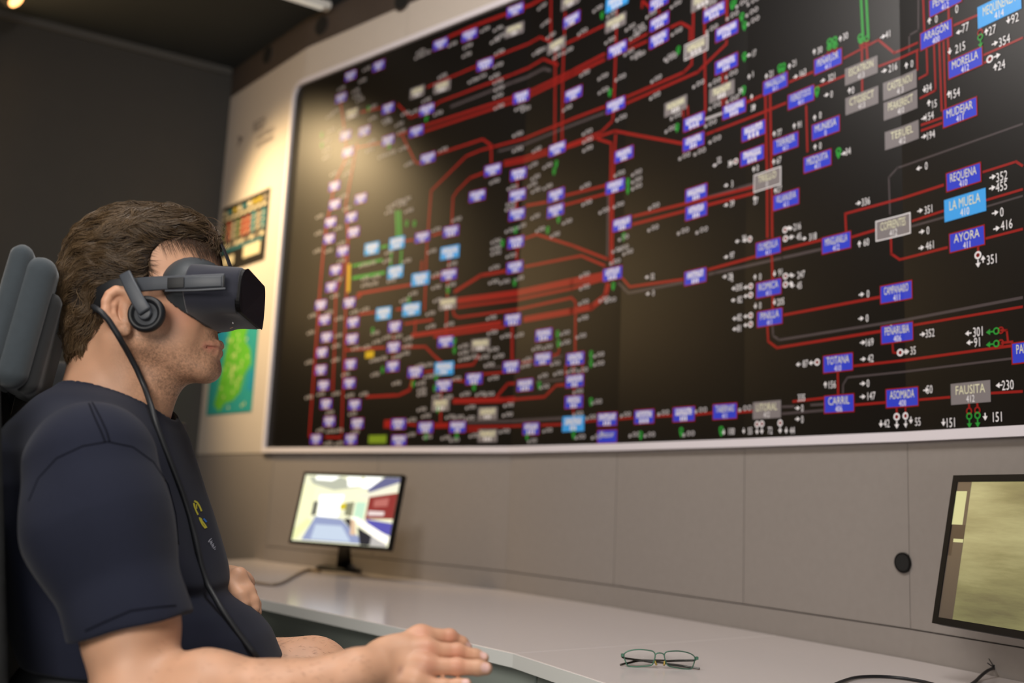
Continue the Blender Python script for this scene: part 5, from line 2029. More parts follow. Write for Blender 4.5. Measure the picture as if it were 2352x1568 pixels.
py_ = mat('yellow print', srgb(206, 196, 58), 0.7)
pbm = mat('blue print', srgb(40, 110, 200), 0.7)
pwm = mat('pale print', srgb(170, 172, 184), 0.7)
polys = strip_px([(444, 1155), (446, 1164), (450, 1174), (454, 1182)], 3.5) + strip_px([(445, 1150), (452, 1154), (458, 1164), (462, 1174)], 4.0) + strip_px([(450, 1158), (451, 1168)], 2.5)
polys += strip_px([(457, 1188), (460, 1197), (465, 1206), (471, 1213)], 3.5) + strip_px([(460, 1190), (464, 1198), (469, 1204), (474, 1212)], 3.0)
shirt_print('emblem', polys, py_)
shirt_print('emblem_dot', strip_px([(466, 1191), (470, 1195), (473, 1199)], 4.0), pbm, 0.0009)
polys = []
for k in range(6):
    x, y = 478 + k * 1.9 + (2 if k % 2 else 0), 1243 + k * 3.4
    polys += strip_px([(x, y), (x + 4.5, y - 5)], 1.5) + strip_px([(x + 1.5, y + 2), (x + 5, y + .5)], 1.2)
polys += strip_px([(477, 1245), (485, 1236)], 1.6)
shirt_print('lettering', polys, pwm)

# shorts
def shorts_sdf(P):
    d = None
    for hp_, kn in ((HIP_L, KN_L), (HIP_R, KN_R)):
        e = hp_ + (kn - hp_) * 0.60
        c_ = cap(P, hp_, e + (kn - hp_) * .1, .100, .083)
        nn = (kn - hp_) / np.linalg.norm(kn - hp_)
        c_ = smax(c_, (P - e) @ nn.astype(F), .003)
        d = c_ if d is None else smin(d, c_, .03)
    d = smin(d, ell(P, A(270, 1610), (.135, .180, .105)), .04)
    return smax(d, P[:, 2] - HEMZ - .03, .01)


Vp, Qp = polygonise(shorts_sdf, (-.80, 1.05, .42), (-.16, 1.80, .86), .006)
np_mesh('shorts', Vp, Qp, mat('grey shorts', srgb(60, 62, 66), 0.9, noise=(60, .1)), person, PO)

# shoes
for nm, an, dz in (('L', AN_L, .12), ('R', AN_R, 0.0)):
    def shoe(P, an=an, dz=dz):
        heel = np.array([an[0] - .02, an[1], .045 + dz])
        toe = np.array([an[0] + .17, an[1], .030])
        d = cap(P, heel, toe, .042, .030)
        d = smin(d, cap(P, an, heel, .040, .042), .03)
        return smax(d, .002 - P[:, 2], .004)
    Vp, Qp = polygonise(shoe, (an[0] - .12, an[1] - .10, -.02), (an[0] + .26, an[1] + .10, .32), .006)
    np_mesh('shoe', Vp, Qp, mat('dark shoe', srgb(36, 36, 40), 0.6), person, PO)
# ---------------------------------------------------------------- hair
def hair_sdf(P):
    d = ell(P, A(320, 594), (.0925, .0835, .0745))
    for s in (-1, 1):
        d = smin(d, ell(P, A(318, 655) + [0, s * .058, 0], (.046, .0255, .036)), .02)
        d = smin(d, ell(P, A(240, 690) + [0, s * .046, 0], (.034, .0320, .042)), .02)
    d = smin(d, ell(P, A(236, 640), (.0420, .067, .066)), .03)
    d = smin(d, ell(P, A(415, 565), (.056, .060, .046)), .03)
    d = smin(d, ell(P, A(218, 772), (.0290, .058, .055)), .03)
    q = P.astype(float)
    d = d - (vnoise(q * [1, .8, 1.6], 70, 11) - .5) * .007 - (vnoise(q * [1, 1, 2.2], 160, 12) - .5) * .0035
    # face, temples and ears stay free
    d = smax(d, -ell(P, A(450, 642), (.0530, .13, .0550)), .004)
    for s in (-1, 1):
        d = smax(d, -ell(P, A(290, 750) + [0, s * .080, 0], (.024, .030, .050)), .004)
        d = smax(d, -ell(P, A(292, 836) + [0, s * .070, 0], (.026, .040, .050)), .004)
    d = smax(d, -ell(P, A(300, 860), (.052, .12, .08)), .01)
    return d


hair_b = boxed(hair_sdf, (-.66, 1.33, 1.10), (-.38, 1.53, 1.43), .03)
Vh, Qh = polygonise(hair_b, (-.69, 1.32, 1.06), (-.36, 1.54, 1.46), .0022)
hm = mat('hair base', srgb(38, 29, 21), 0.75, spec=0.2)
hair = np_mesh('hair', Vh, Qh, hm, person, PO)
hair['kind'] = 'stuff'

rng = np.random.default_rng(5)
# roots: random points of the base surface
tri = np.concatenate([Qh[:, [0, 1, 2]], Qh[:, [0, 2, 3]]])
ar = np.linalg.norm(np.cross(Vh[tri[:, 1]] - Vh[tri[:, 0]], Vh[tri[:, 2]] - Vh[tri[:, 0]]), axis=1)
NS = 24000
pick = rng.choice(len(tri), NS, p=ar / ar.sum())
r1, r2 = rng.random(NS), rng.random(NS)
fl_ = r1 + r2 > 1
r1[fl_], r2[fl_] = 1 - r1[fl_], 1 - r2[fl_]
roots = Vh[tri[pick, 0]] + (Vh[tri[pick, 1]] - Vh[tri[pick, 0]]) * r1[:, None] + (Vh[tri[pick, 2]] - Vh[tri[pick, 0]]) * r2[:, None]
# only where a scalp lies underneath (not on the cut faces towards the face)
hs = head_b(roots.astype(F))
keep = (hs > .0005) & (hs < .03)
roots = roots[keep]


def strands(roots, flow, K, step, lift, rad, curl, seed):
    n = len(roots)
    r_ = np.random.default_rng(seed)
    P = roots - grad(hair_b, roots) * .001
    pts = [P.copy()]
    ln = 0.7 + 0.6 * r_.random(n)
    lock = vnoise(roots, 55, 21) * 6.28
    lf = 0.45 + 1.1 * vnoise(roots, 90, 22)
    for k in range(1, K):
        g = grad(hair_b, P.astype(F)).astype(float)
        g /= np.linalg.norm(g, axis=1)[:, None] + 1e-9
        f = flow(P)
        sw = np.stack([vnoise(P, 38, 31) - .5, vnoise(P, 38, 32) - .5, vnoise(P, 38, 33) - .5], 1) * 2.1
        wav = np.sin(lock + k * curl)[:, None] * np.cross(g, f) * 0.35
        f = f + sw + wav + r_.normal(0, .045, (n, 3))
        f = f - (f * g).sum(1)[:, None] * g
        f /= np.linalg.norm(f, axis=1)[:, None] + 1e-9
        P = P + f * (step * ln)[:, None]
        d = hair_b(P.astype(F))
        tgt = lift * lf * math.sin(min(1, k / (K - 1) * 1.25) * math.pi * .62)
        P = P + g * np.clip(tgt - d, -.004, .004)[:, None]
        pts.append(P.copy())
    return np.stack(pts, 1), rad * (0.7 + 0.6 * r_.random(n))


def strand_mesh(name, pts, rad, m_, parent, tone):
    n, K, _ = pts.shape
    tan = np.gradient(pts, axis=1)
    tan /= np.linalg.norm(tan, axis=2, keepdims=True) + 1e-9
    ref = np.array([0.3, 0.9, 0.2])
    u_ = np.cross(tan, ref)
    u_ /= np.linalg.norm(u_, axis=2, keepdims=True) + 1e-9
    w_ = np.cross(tan, u_)
    tp = np.sin(np.linspace(0.25, 1, K) * math.pi) ** .5
    tp[-1] = 0.08
    V_ = []
    for j in range(3):
        an_ = 2 * math.pi * j / 3
        V_.append(pts + (u_ * math.cos(an_) + w_ * math.sin(an_)) * (rad[:, None, None] * tp[None, :, None]))
    V_ = np.stack(V_, 2)                       # n,K,3,3
    idx = np.arange(n * K * 3).reshape(n, K, 3)
    q = []
    for j in range(3):
        l = (j + 1) % 3
        q.append(np.stack([idx[:, :-1, j], idx[:, :-1, l], idx[:, 1:, l], idx[:, 1:, j]], -1).reshape(-1, 4))
    c_ = np.repeat(tone, K * 3, axis=0)
    return np_mesh(name, V_.reshape(-1, 3), np.concatenate(q), m_, parent, PO, colors=c_)


def flow_main(P):
    f = np.tile(np.array([-1.0, 0.0, -.22]), (len(P), 1))
    # down at the back of the head and behind the ears
    bk = np.clip((A(250, 600)[0] - P[:, 0]) / .05, 0, 1)
    lo_ = np.clip((A(300, 640)[2] - P[:, 2]) / .05, 0, 1)
    f[:, 2] -= 1.1 * bk + 0.9 * lo_
    f[:, 0] += 0.5 * lo_
    tp_ = np.clip((P[:, 2] - A(300, 540)[2]) / .03, 0, 1)
    f[:, 1] += -0.30 * tp_ + 0.0
    return f


hmat = mat('hair strands', (0.1, 0.06, 0.04, 1), 0.42, spec=0.45)
an = hmat.node_tree.nodes.new('ShaderNodeAttribute')
an.attribute_name = 'Col'
hmat.node_tree.links.new(an.outputs['Color'], hmat.node_tree.nodes['Principled BSDF'].inputs['Base Color'])
pts, rad = strands(roots, flow_main, 9, .0066, .0056, .00029, .8, 1)
t_ = np.clip(rng.normal(.5, .28, len(pts)) * .5 + vnoise(roots, 60, 41) * .5, 0, 1)[:, None]
tone = np.array(srgb(50, 38, 27)[:3]) * (1 - t_) + np.array(srgb(122, 98, 70)[:3]) * t_
o = strand_mesh('hair_strands', pts, rad, hmat, hair, tone)
o['kind'] = 'stuff'

# loose fringe falling over the forehead, and wisps at the front
nf = 850
a_ = rng.random(nf)
yy_ = rng.uniform(-.062, .062, nf)
fr_ = []
for k in range(nf):
    a = a_[k]
    x0, y0 = 372 + a * 106, 552 - 14 * math.sin(a * 3.1) + 24 * max(0, a - .6)
    s_ = 1 - (abs(yy_[k]) / .085) ** 2
    root = A(x0, y0) + [0, yy_[k], 0]
    end = A(x0 + 28 + rng.uniform(-10, 26), y0 + 52 + rng.uniform(-16, 22)) + [0, yy_[k] + rng.uniform(-.012, .004), 0]
    seq = [root + (end - root) * t + np.array([0, -.004 * math.sin(t * 3.14), .003 * math.sin(t * 3.14)]) for t in np.linspace(0, 1, 7)]
    fr_.append(seq)
fr_ = np.array(fr_)
sh_p = fr_.reshape(-1, 3)
dd = head_b(sh_p.astype(F))
gg = grad(head_b, sh_p).astype(float)
gg /= np.linalg.norm(gg, axis=1)[:, None] + 1e-9
sh_p = sh_p + gg * (np.clip(.0015 + .0015 * rng.random(len(dd)) - dd, -.03, .03))[:, None]
fr_ = sh_p.reshape(fr_.shape)
tone = np.tile(np.array(srgb(70, 50, 36)[:3]), (nf, 1))
o = strand_mesh('fringe', fr_, np.full(nf, .00026), hmat, hair, tone)
o['kind'] = 'stuff'
wis = []
for k in range(60):
    x0, y0 = rng.uniform(455, 500), rng.uniform(535, 575)
    Y0 = YM + rng.uniform(-.05, .05)
    p0 = A(x0, y0, Y0)
    ang = rng.uniform(0, 6.28)
    R_ = rng.uniform(.006, .013)
    wis.append([p0 + np.array([R_ * math.sin(t * 3 + ang * .3) * 1.2, rng.uniform(-.001, .001), R_ * (1 - math.cos(t * 3 + ang * .2))]) for t in np.linspace(0, 1, 7)])
o = strand_mesh('wisps', np.array(wis), np.full(60, .00026), hmat, hair, np.tile(np.array(srgb(96, 70, 46)[:3]), (60, 1)))
o['kind'] = 'stuff'

# soft temple edge: short hairs sweeping forward from the side
tm = []
for k in range(900):
    sy = -1 if k % 3 else 1
    y0 = rng.uniform(556, 650)
    x0 = 352 + rng.uniform(-18, 14) + 10 * math.sin((y0 - 556) / 94 * 3.14) * -1
    p0 = A(x0, y0) + [0, sy * .072, 0]
    ang = rng.uniform(-.4, 1.1)
    L = rng.uniform(.012, .036)
    d_ = np.array([math.cos(ang), 0, -math.sin(ang)])
    tm.append([p0 + d_ * L * t + np.array([0, 0, -.004 * t * t]) for t in np.linspace(0, 1, 7)])
tm = np.array(tm)
q_ = tm.reshape(-1, 3)
for _ in range(3):
    dd = head_b(q_.astype(F))
    gg = grad(head_b, q_).astype(float)
    gg /= np.linalg.norm(gg, axis=1)[:, None] + 1e-9
    q_ = q_ + gg * np.clip(.0012 - dd, -.02, .02)[:, None]
tm = q_.reshape(tm.shape)
o = strand_mesh('temple_hair', tm, np.full(len(tm), .00022), hmat, hair, np.tile(np.array(srgb(70, 52, 38)[:3]), (len(tm), 1)))
o['kind'] = 'stuff'

# fine dark hairs on the knee and the forearm
fh = []
cen = [(A(690, 1500, 1.52), (.055, .05, .05), 200), (A(560, 1560, 1.13), (.12, .04, .05), 130), (A(760, 1530, 1.16), (.05, .03, .04), 40)]
bv = np.array([v.co for v in body.data.vertices]) + PO
for c_, r_, n_ in cen:
    m_ = (np.abs((bv - c_) / np.array(r_)) < 1).all(1)
    cand = bv[m_]
    if len(cand) == 0:
        continue
    for k in rng.integers(0, len(cand), n_):
        p0 = cand[k] + rng.normal(0, .001, 3)
        d_ = np.array([1.0, 0, -.35]) + rng.normal(0, .4, 3)
        d_ /= np.linalg.norm(d_)
        fh.append([p0 + d_ * .0065 * t for t in np.linspace(0, 1, 4)])
fh = np.array(fh)
q_ = fh.reshape(-1, 3)
lf_ = np.tile(np.array([.0, .0008, .0016, .0022]), len(fh))
for _ in range(2):
    dd = body_sdf(q_.astype(F))
    gg = grad(body_sdf, q_).astype(float)
    gg /= np.linalg.norm(gg, axis=1)[:, None] + 1e-9
    q_ = q_ + gg * np.clip(lf_ - dd, -.01, .01)[:, None]
fh = q_.reshape(fh.shape)
o = strand_mesh('body_hair', fh, np.full(len(fh), .00010), hmat, person, np.tile(np.array(srgb(104, 74, 54)[:3]), (len(fh), 1)))
o['kind'] = 'stuff'
# ---------------------------------------------------------------- virtual reality headset
YW = math.radians(2.5)
HF = np.array([math.cos(YW), math.sin(YW), 0.0])      # his forward
HL = np.array([-math.sin(YW), math.cos(YW), 0.0])     # his left (away from us)
HU = np.array([0, 0, 1.0])
PLATE = (A(548, 606, 1.345) + A(607, 690, 1.515)) / 2
z_hi, z_lo = at(548, 605, 1.345)[2], at(606, 763, 1.515)[2]
PLATE = np.array([at(547, 650, 1.345)[0] * .5 + at(607, 700, 1.515)[0] * .5, 1.43, (z_hi + z_lo) / 2])
HH = (z_hi - z_lo)
vr = thing('vr_headset', 'black virtual reality headset with a round on-ear headphone, strapped over his eyes', 'headset', tuple(PLATE))
RM = np.stack([HF, HL, HU], 1)


def hs_body(P):
    q = (P - PLATE.astype(F)) @ RM.astype(F)
    u2 = np.abs(q[:, 1:]) - (np.array([.0855, HH / 2], F) - .026)
    o2 = np.sqrt((np.maximum(u2, 0) ** 2).sum(1)) + np.minimum(u2.max(1), 0) - .026
    d = np.maximum(o2, np.maximum(q[:, 0] - 0.0, -.072 - q[:, 0]))
    d = smin(d, ell(P, PLATE - HF * .058 + HU * .001, (.043, .0885, HH / 2 + .004), RM), .012)
    d = smin(d, ell(P, PLATE - HF * .050 - HU * .013, (.044, .076, HH / 2 + .002), RM), .012)
    d = smax(d, (P - (PLATE - HF * .001)) @ HF.astype(F), .004)
    return d


FACE_C = A(452, 674)


def hs_gasket(P):
    d = ell(P, FACE_C, (.0475, .0862, .0530))
    d = smin(d, ell(P, A(468, 704), (.044, .068, .041)), .012)
    # rear opening follows the face
    d = smax(d, -(head_sdf(P) - .001), .002)
    d = smax(d, (A(386, 674)[0] - P[:, 0]), .006)
    return d


hv, hq = polygonise(hs_body, PLATE + [-.13, -.12, -.08], PLATE + [.03, .12, .08], .0024)
m_fab = mat('navy black fabric', srgb(42, 43, 54), 0.85, spec=0.25, sheen=0.3, bump=(2600, 0.2, 0.0004))
np_mesh('shell', hv, hq, m_fab, vr, PLATE)
gv, gq = polygonise(hs_gasket, FACE_C + [-.09, -.12, -.08], FACE_C + [.08, .12, .08], .0024)
m_rub = mat('dark grey rubber', srgb(62, 66, 70), 0.55)
m_arm = mat('dark grey plastic', srgb(66, 70, 77), 0.5, bump=(1200, 0.08, 0.0003))
m_blk = mat('soft black', srgb(20, 21, 24), 0.6)
np_mesh('face_gasket', gv, gq, m_rub, vr, PLATE)


def L3(a, b, c):          # local coordinates: forward, left, up -> offset from the headset origin
    return HF * a + HL * b + HU * c


# front plate: rounded panel
pl_, hw_, hh_ = [], .0835, HH / 2 - .0018
for cx, cz, r_, a0 in ((hw_, hh_, .027, 0), (-hw_, hh_, .027, 90), (-hw_, -hh_, .018, 180), (hw_, -hh_, .018, 270)):
    for k in range(7):
        a = math.radians(a0 + 90 * k / 6)
        pl_.append((cx - math.copysign(r_, cx) + r_ * math.cos(a), cz - math.copysign(r_, cz) + r_ * math.sin(a)))
vs = [tuple(L3(-.004, b, c)) for b, c in pl_] + [tuple(L3(.0025 + .005 * (1 - (b / hw_) ** 2), b, c)) for b, c in pl_]
nn = len(pl_)
fs = [list(range(nn)), list(range(2 * nn - 1, nn - 1, -1))] + [[k, (k + 1) % nn, nn + (k + 1) % nn, nn + k] for k in range(nn)]
bevel(mesh_obj('front_plate', vs, fs, mat('matte black front', srgb(12, 11, 13), 0.6, spec=0.2), vr), .0012, 3)
# small metal switch below
bm = bmesh.new()
bmesh.ops.create_uvsphere(bm, u_segments=12, v_segments=8, radius=.0013, matrix=Matrix.Translation(Vector(at(535, 742, 1.352) - PLATE)))
bm_obj('button', bm, mat('steel', srgb(200, 200, 200), 0.2, metal=1), vr, True)


def slab(name, pts, w, th, m_, parent, org, up=(0, 0, 1), out=(0, -1, 0), bev=.0012, ws=None):
    """flat strap of width w (measured along up) and thickness th following points"""
    vs, fs = [], []
    P_ = [np.array(p_, float) for p_ in pts]
    for i, p_ in enumerate(P_):
        t_ = P_[min(i + 1, len(P_) - 1)] - P_[max(i - 1, 0)]
        t_ /= np.linalg.norm(t_)
        o_ = np.array(out(p_) if callable(out) else out, float)
        o_ = o_ - t_ * (o_ @ t_)
        o_ /= np.linalg.norm(o_)
        u_ = np.cross(o_, t_)
        if u_ @ np.array(up) < 0:
            u_ = -u_
        ww = ws[i] if ws else w
        for a, b in ((-.5, 0), (.5, 0), (.5, 1), (-.5, 1)):
            vs.append(tuple(p_ + u_ * a * ww + o_ * b * th - org))
    for i in range(len(P_) - 1):
        k = 4 * i
        for j in range(4):
            l = (j + 1) % 4
            fs.append([k + j, k + l, k + 4 + l, k + 4 + j])
    fs += [[0, 1, 2, 3][::-1], [len(vs) - 4 + j for j in range(4)]]
    bm = bmesh.new()
    me = bpy.data.meshes.new('x')
    me.from_pydata(vs, [], fs)
    bm.from_mesh(me)
    bpy.data.meshes.remove(me)
    o = bm_obj(name, bm, m_, parent, True)
    bevel(o, bev, 2)
    return o


def side_pts(pp, s):
    out = []
    for x, y, Y in pp:
        p_ = at(x, y, Y)
        if s > 0:
            p_ = mir(p_)
        out.append(p_)
    return out


for s in (-1, 1):
    ou = (0, s, 0)
    slab('side_arm', side_pts([(318, 655, 1.345), (360, 652, 1.341), (400, 650, 1.338), (440, 649, 1.336), (518, 645.5, 1.336)], s), .0190, .006, m_arm, vr, PLATE, out=ou)
    slab('slider', side_pts([(424, 649.5, 1.331), (510, 646, 1.331)], s), .0150, .0025, m_arm, vr, PLATE, out=ou)
    slab('slider_inset', side_pts([(385, 650.5, 1.3325), (424, 649, 1.3315)], s), .0150, .0020, m_blk, vr, PLATE, out=ou)
    slab('slider_groove', side_pts([(512, 646, 1.3302), (515.5, 646, 1.3302)], s), .0160, .0010, m_blk, vr, PLATE, out=ou, bev=.0003)
    slab('edge_rail', side_pts([(380, 668.5, 1.332), (450, 667, 1.330), (519, 663, 1.330)], s), .0028, .003, m_arm, vr, PLATE, out=ou, bev=.0006)
    # headphone arm and ear pad
    slab('headphone_arm', side_pts([(288, 628, 1.333), (300, 655, 1.3285), (318, 690, 1.3255), (335, 717, 1.325)], s), .0162, .0055, m_arm, vr, PLATE, up=(1, 0, 0), out=ou, bev=.0026, ws=[.0165, .0176, .0182, .0184])
    pc = at(334.5, 720, 1.332)
    if s > 0:
        pc = mir(pc)
    sy = s
    vs, fs = [], []
    prof = [(.0001, .0014), (.0140, .0014), (.0158, .0004), (.0176, -.0022), (.0200, -.0040), (.0226, -.0032), (.0247, .0005), (.0250, .0060), (.0230, .0110), (.0190, .0140), (.0001, .0145)]
    nseg = 40
    for (r_, h_) in prof:
        for k in range(nseg):
            a = 2 * math.pi * k / nseg
            vs.append(tuple(pc + np.array([r_ * math.cos(a), -sy * h_, r_ * math.sin(a)]) - PLATE))
    for i in range(len(prof) - 1):
        for k in range(nseg):
            l = (k + 1) % nseg
            fs.append([i * nseg + k, i * nseg + l, (i + 1) * nseg + l, (i + 1) * nseg + k])
    bm = bmesh.new()
    me = bpy.data.meshes.new('x')
    me.from_pydata(vs, [], fs)
    bm.from_mesh(me)
    bpy.data.meshes.remove(me)
    pad = bm_obj('ear_pad', bm, mat('ear pad foam', srgb(24, 26, 30), 0.5, bump=(900, .25, .0005)), vr, True)
    bm = bmesh.new()
    bmesh.ops.create_cone(bm, cap_ends=True, segments=28, radius1=.0092, radius2=.0092, depth=.008,
                          matrix=Matrix.Translation(Vector(pc + np.array([0, sy * .0030, 0]) - PLATE)) @ Matrix.Rotation(math.pi / 2, 4, 'X'))
    bevel(bm_obj('hub', bm, m_arm, pad, True), .0018, 3)
    vs, fs = [], []
    for (r_, h_) in ((.0060, .0008), (.0154, .0004)):
        for k in range(nseg):
            a = 2 * math.pi * k / nseg
            vs.append(tuple(pc + np.array([r_ * math.cos(a), -sy * (h_) , r_ * math.sin(a)]) - PLATE))
    fs = [[k, (k + 1) % nseg, nseg + (k + 1) % nseg, nseg + k] for k in range(nseg)]
    mesh_obj('speaker_mesh', vs, fs, mat('speaker mesh', srgb(92, 95, 100), 0.35, metal=0.3, bump=(2200, 1.0, 0.001)), pad, smooth=True)

# rear band: from the side arms over the ears and down round the back of the head
near = [(322, 656, 1.3440), (292, 654, 1.3420), (262, 661, 1.3420), (238, 676, 1.3480), (216, 697, 1.3600), (196, 716, 1.3800), (180, 730, 1.4050)]
pts = side_pts(near, -1)
back = A(172, 738)
full = pts + [back] + side_pts(near, 1)[::-1]
wsn = [.0190, .0200, .0220, .0250, .0270, .0290, .0310]
ws = wsn + [.032] + wsn[::-1]


def outw(p_):
    v_ = np.array([p_[0] - A(320, 650)[0], (p_[1] - YM) * 1.6, 0])
    return v_ / (np.linalg.norm(v_) + 1e-9)


slab('rear_band', full, .02, .0048, m_blk, vr, PLATE, out=outw, ws=ws)
# strap over the top of the head
top = []
for x, y in ((527, 622), (521, 604), (514, 585), (504, 563), (484, 541), (450, 514), (400, 489), (340, 474), (270, 492), (215, 540), (184, 600), (172, 660), (170, 720)):
    p_ = A(x, y)
    c_ = A(335, 620)
    top.append(p_ + (c_ - p_) / np.linalg.norm(c_ - p_) * (-.002 if x > 470 else .006))
slab('top_strap', top, .020, .0022, m_blk, vr, PLATE, up=(0, 1, 0), out=lambda p_: (p_ - A(335, 620)))

# cable from the rear band down the neck and chest
cpx = [(214, 704), (232, 716), (250, 736), (270, 768), (292, 806), (313, 845), (332, 888), (347, 932), (360, 975), (376, 1020), (397, 1074), (418, 1128), (436, 1184), (450, 1240), (462, 1296), (478, 1345), (505, 1392), (545, 1450), (592, 1512)]


def all_front(P):
    return np.minimum(np.minimum(head_b(P), shirt_b(P)), np.minimum(core_b(P), earr_b(P)))


cd = dense(cpx, 3)
hit = trace(all_front, cd)
dist = np.linalg.norm(hit - CAM_POS, axis=1)
near_d = np.array([min(dist[max(0, i - 2):i + 3]) for i in range(len(dist))])
for _ in range(6):
    near_d[1:-1] = np.minimum(near_d[1:-1], (near_d[:-2] + near_d[2:]) / 2 * .5 + near_d[1:-1] * .5)
near_d[:5] = np.minimum(near_d[:5], np.linalg.norm(at(214, 704, 1.352) - CAM_POS) + np.arange(5) * .004)
cp_ = []
for (x, y), dd_ in zip(cd, near_d):
    r_ = px_ray(x, y)
    r_ /= np.linalg.norm(r_)
    cp_.append(CAM_POS + r_ * (dd_ - .0045))
tube('headset_cable', [tuple(p_ - PLATE) for p_ in cp_], .0040, mat('cable rubber', srgb(34, 36, 40), 0.5), vr, res=10, smooth_pts=False)
# ---------------------------------------------------------------- office chairs
PIV = np.array([-.48, 1.43, 0], np.float32)
m_cf = mat('blue grey chair fabric', srgb(52, 60, 66), 0.9, sheen=0.3, noise=(120, .12), bump=(900, .3, .0006))
m_cd = mat('dark chair fabric', srgb(26, 27, 29), 0.9, sheen=0.2, noise=(120, .1))
m_ck = mat('black chair plastic', srgb(22, 23, 24), 0.5)


def rot_y(a):
    c, s = math.cos(a), math.sin(a)
    return np.array([[c, 0, s], [0, 1, 0], [-s, 0, c]])


ch = thing('office_chair', 'high-backed office chair with a blue-grey padded headrest, behind the man', 'chair', (-0.52, YM, 0))
CO = np.array(ch.location)
YAW = math.radians(20)
RZ = np.array([[math.cos(YAW), -math.sin(YAW), 0], [math.sin(YAW), math.cos(YAW), 0], [0, 0, 1.0]])
LR = RZ @ rot_y(math.radians(8.0))


def part(name, sdf, lo, hi, vox, m_, parent=ch, org=CO):
    v_, q_ = polygonise(sdf, lo, hi, vox)
    return np_mesh(name, v_, q_, m_, parent, org)


hc = at(57, 735, 1.300) + LR @ np.array([0, .125, 0])
hr = part('headrest', lambda P: rbox(P, hc, (.0205, .125, .090), .020, LR), hc - .18, hc + .18, .005, m_cf)
fc = hc + LR @ np.array([.020, 0, -.022])
part('headrest_front', lambda P: rbox(P, fc, (.014, .105, .070), .013, LR), fc - .16, fc + .16, .005, m_cd)
uc = at(-16, 800, 1.290) + LR @ np.array([0, .135, -.03])
part('upper_back', lambda P: smin(rbox(P, uc, (.0150, .135, .175), .016, LR), rbox(P, uc + LR @ np.array([-.006, 0, -.16]), (.015, .15, .10), .015, LR), .03), uc - .32, uc + .32, .006, m_cf)


def backrest(P):
    P = (P - PIV) @ RZ.astype(F) + PIV
    z = P[:, 2]
    zc = (z - .80) / .36
    xc = -.672 - .045 * zc + .045 * (zc ** 2) * (z < .8) + .55 * (P[:, 1] - YM) ** 2
    w = .235 - .05 * np.clip(zc, 0, 1)
    d = np.stack([np.abs(P[:, 0] - xc) - .016, np.abs(P[:, 1] - YM) - w, np.abs(z - .80) - .33], 1) + .014
    return (np.sqrt((np.maximum(d, 0) ** 2).sum(1)) + np.minimum(d.max(1), 0) - .014) * .8


part('backrest', backrest, (-.82, 1.1, .4), (-.5, 1.76, 1.2), .007, mat('black chair mesh', srgb(18, 19, 20), 0.85, bump=(700, .8, .002)))
for s in (-1, 1):
    tube('back_frame', [tuple(RZ @ (np.array(p_) - PIV) + PIV - CO) for p_ in ((-.705, YM + s * .225, 1.12), (-.69, YM + s * .245, .95), (-.675, YM + s * .250, .78), (-.66, YM + s * .240, .60), (-.56, YM + s * .20, .47))], .014, m_ck, ch)
tube('headrest_post', [tuple(hc - CO - [.02, 0, 0]), tuple(uc - CO + [0, 0, -.1]), tuple(RZ @ (np.array([-.72, YM, .98]) - PIV) + PIV - CO)], .014, m_ck, ch)
part('seat', lambda P: rbox(P, (-.43, YM, .475), (.245, .245, .040), .036), (-.72, 1.15, .40), (-.14, 1.71, .56), .008, m_cd)
tube('gas_lift', [(.06, 0, .43), (.06, 0, .12)], .028, m_ck, ch, res=16, smooth_pts=False)
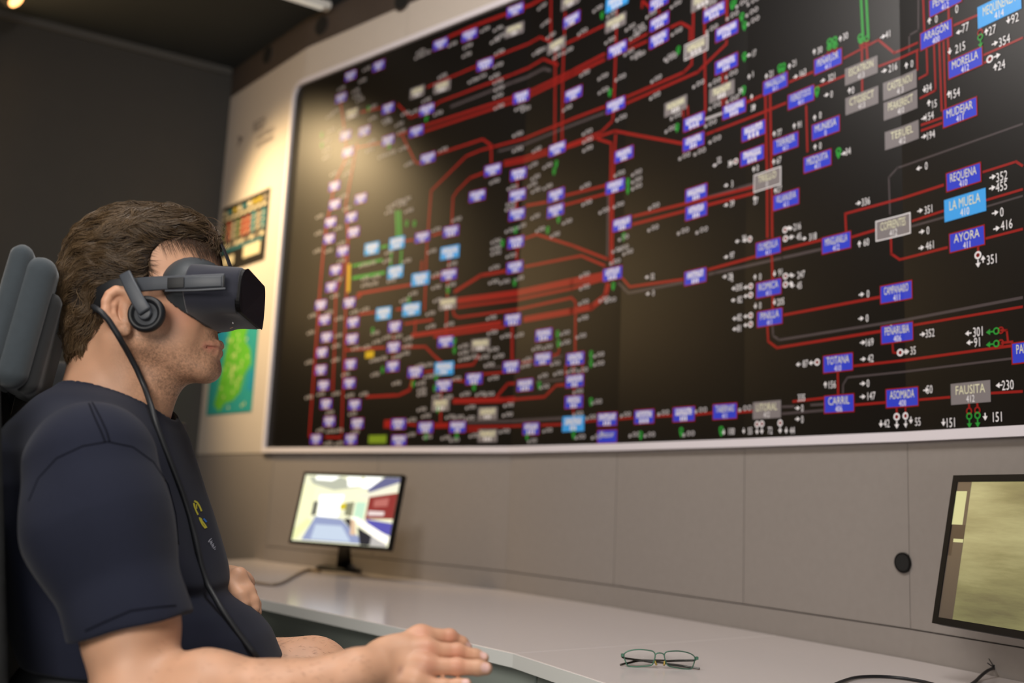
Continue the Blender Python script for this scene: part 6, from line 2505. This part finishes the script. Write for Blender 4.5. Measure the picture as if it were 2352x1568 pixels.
for k in range(5):
    a = 2 * math.pi * k / 5 + .3
    b = bpy.data.objects
    lg = tube('leg', [(.06, 0, .13), (.06 + .16 * math.cos(a), .16 * math.sin(a), .105), (.06 + .31 * math.cos(a), .31 * math.sin(a), .075)], .02, m_ck, ch, res=10, radii=[.026, .022, .016])
    bm = bmesh.new()
    bmesh.ops.create_cone(bm, cap_ends=True, segments=20, radius1=.027, radius2=.027, depth=.04,
                          matrix=Matrix.Translation((.06 + .31 * math.cos(a), .31 * math.sin(a), .028)) @ Matrix.Rotation(a, 4, 'Z') @ Matrix.Rotation(math.pi / 2, 4, 'X'))
    c_ = bm_obj('caster', bm, m_ck, lg)
for s in (-1, 1):
    tube('armrest_post', [(-.06, s * .26, .46), (-.03, s * .285, .50), (.0, s * .285, .70)], .015, m_ck, ch)
    v, f = box_frame((-.10, s * .285 - .04, .70), (1, 0, 0), (0, 1, 0), (0, 0, 1), .25, .08, .024)
    bevel(mesh_obj('armrest', v, f, m_ck, ch), .010, 3)

# second, empty dark chair further back
ch2 = thing('office_chair', 'empty black chair in the dark, further back behind the man', 'chair', tuple(at(230, 1000, 2.5) * [1, 1, 0]))
C2 = np.array(ch2.location)
bc = at(196, 995, 2.5)


def bk2(P):
    d = rbox(P, bc, (.125, .035, .175), .034)
    return smin(d, rbox(P, bc + [0, .0, -.02], (.10, .05, .12), .04), .02)


part('backrest', bk2, bc - .42, bc + .42, .014, m_cd, ch2, C2)
part('seat', lambda P: rbox(P, (C2[0], C2[1] - .24, .47), (.24, .24, .045), .04), C2 + [-.3, -.54, .38], C2 + [.3, .06, .56], .014, m_cd, ch2, C2)
tube('gas_lift', [(0, -.22, .43), (0, -.22, .10)], .028, m_ck, ch2, res=12, smooth_pts=False)
for k in range(5):
    a = 2 * math.pi * k / 5
    tube('leg', [(0, -.22, .12), (.30 * math.cos(a), -.22 + .30 * math.sin(a), .025)], .022, m_ck, ch2, res=8, smooth_pts=False)
tube('back_post', [(bc[0] - C2[0], .0, bc[2] - .12), (0, .0, .46), (0, -.2, .44)], .02, m_ck, ch2)
# armrest block that shows below his chin
ac = at(385, 1000, 2.5)
v, f = box_frame(ac - C2 + np.array([-.05, -.10, -.032]), (1, 0, 0), (0, 1, 0), (0, 0, 1), .080, .16, .068)
bevel(mesh_obj('armrest', v, f, m_ck, ch2), .008, 2)
tube('armrest_post', [tuple(ac - C2 + np.array([0, -.02, -.03])), tuple(np.array([ac[0] - C2[0], -.05, .60])), (.15, -.2, .45)], .014, m_ck, ch2)
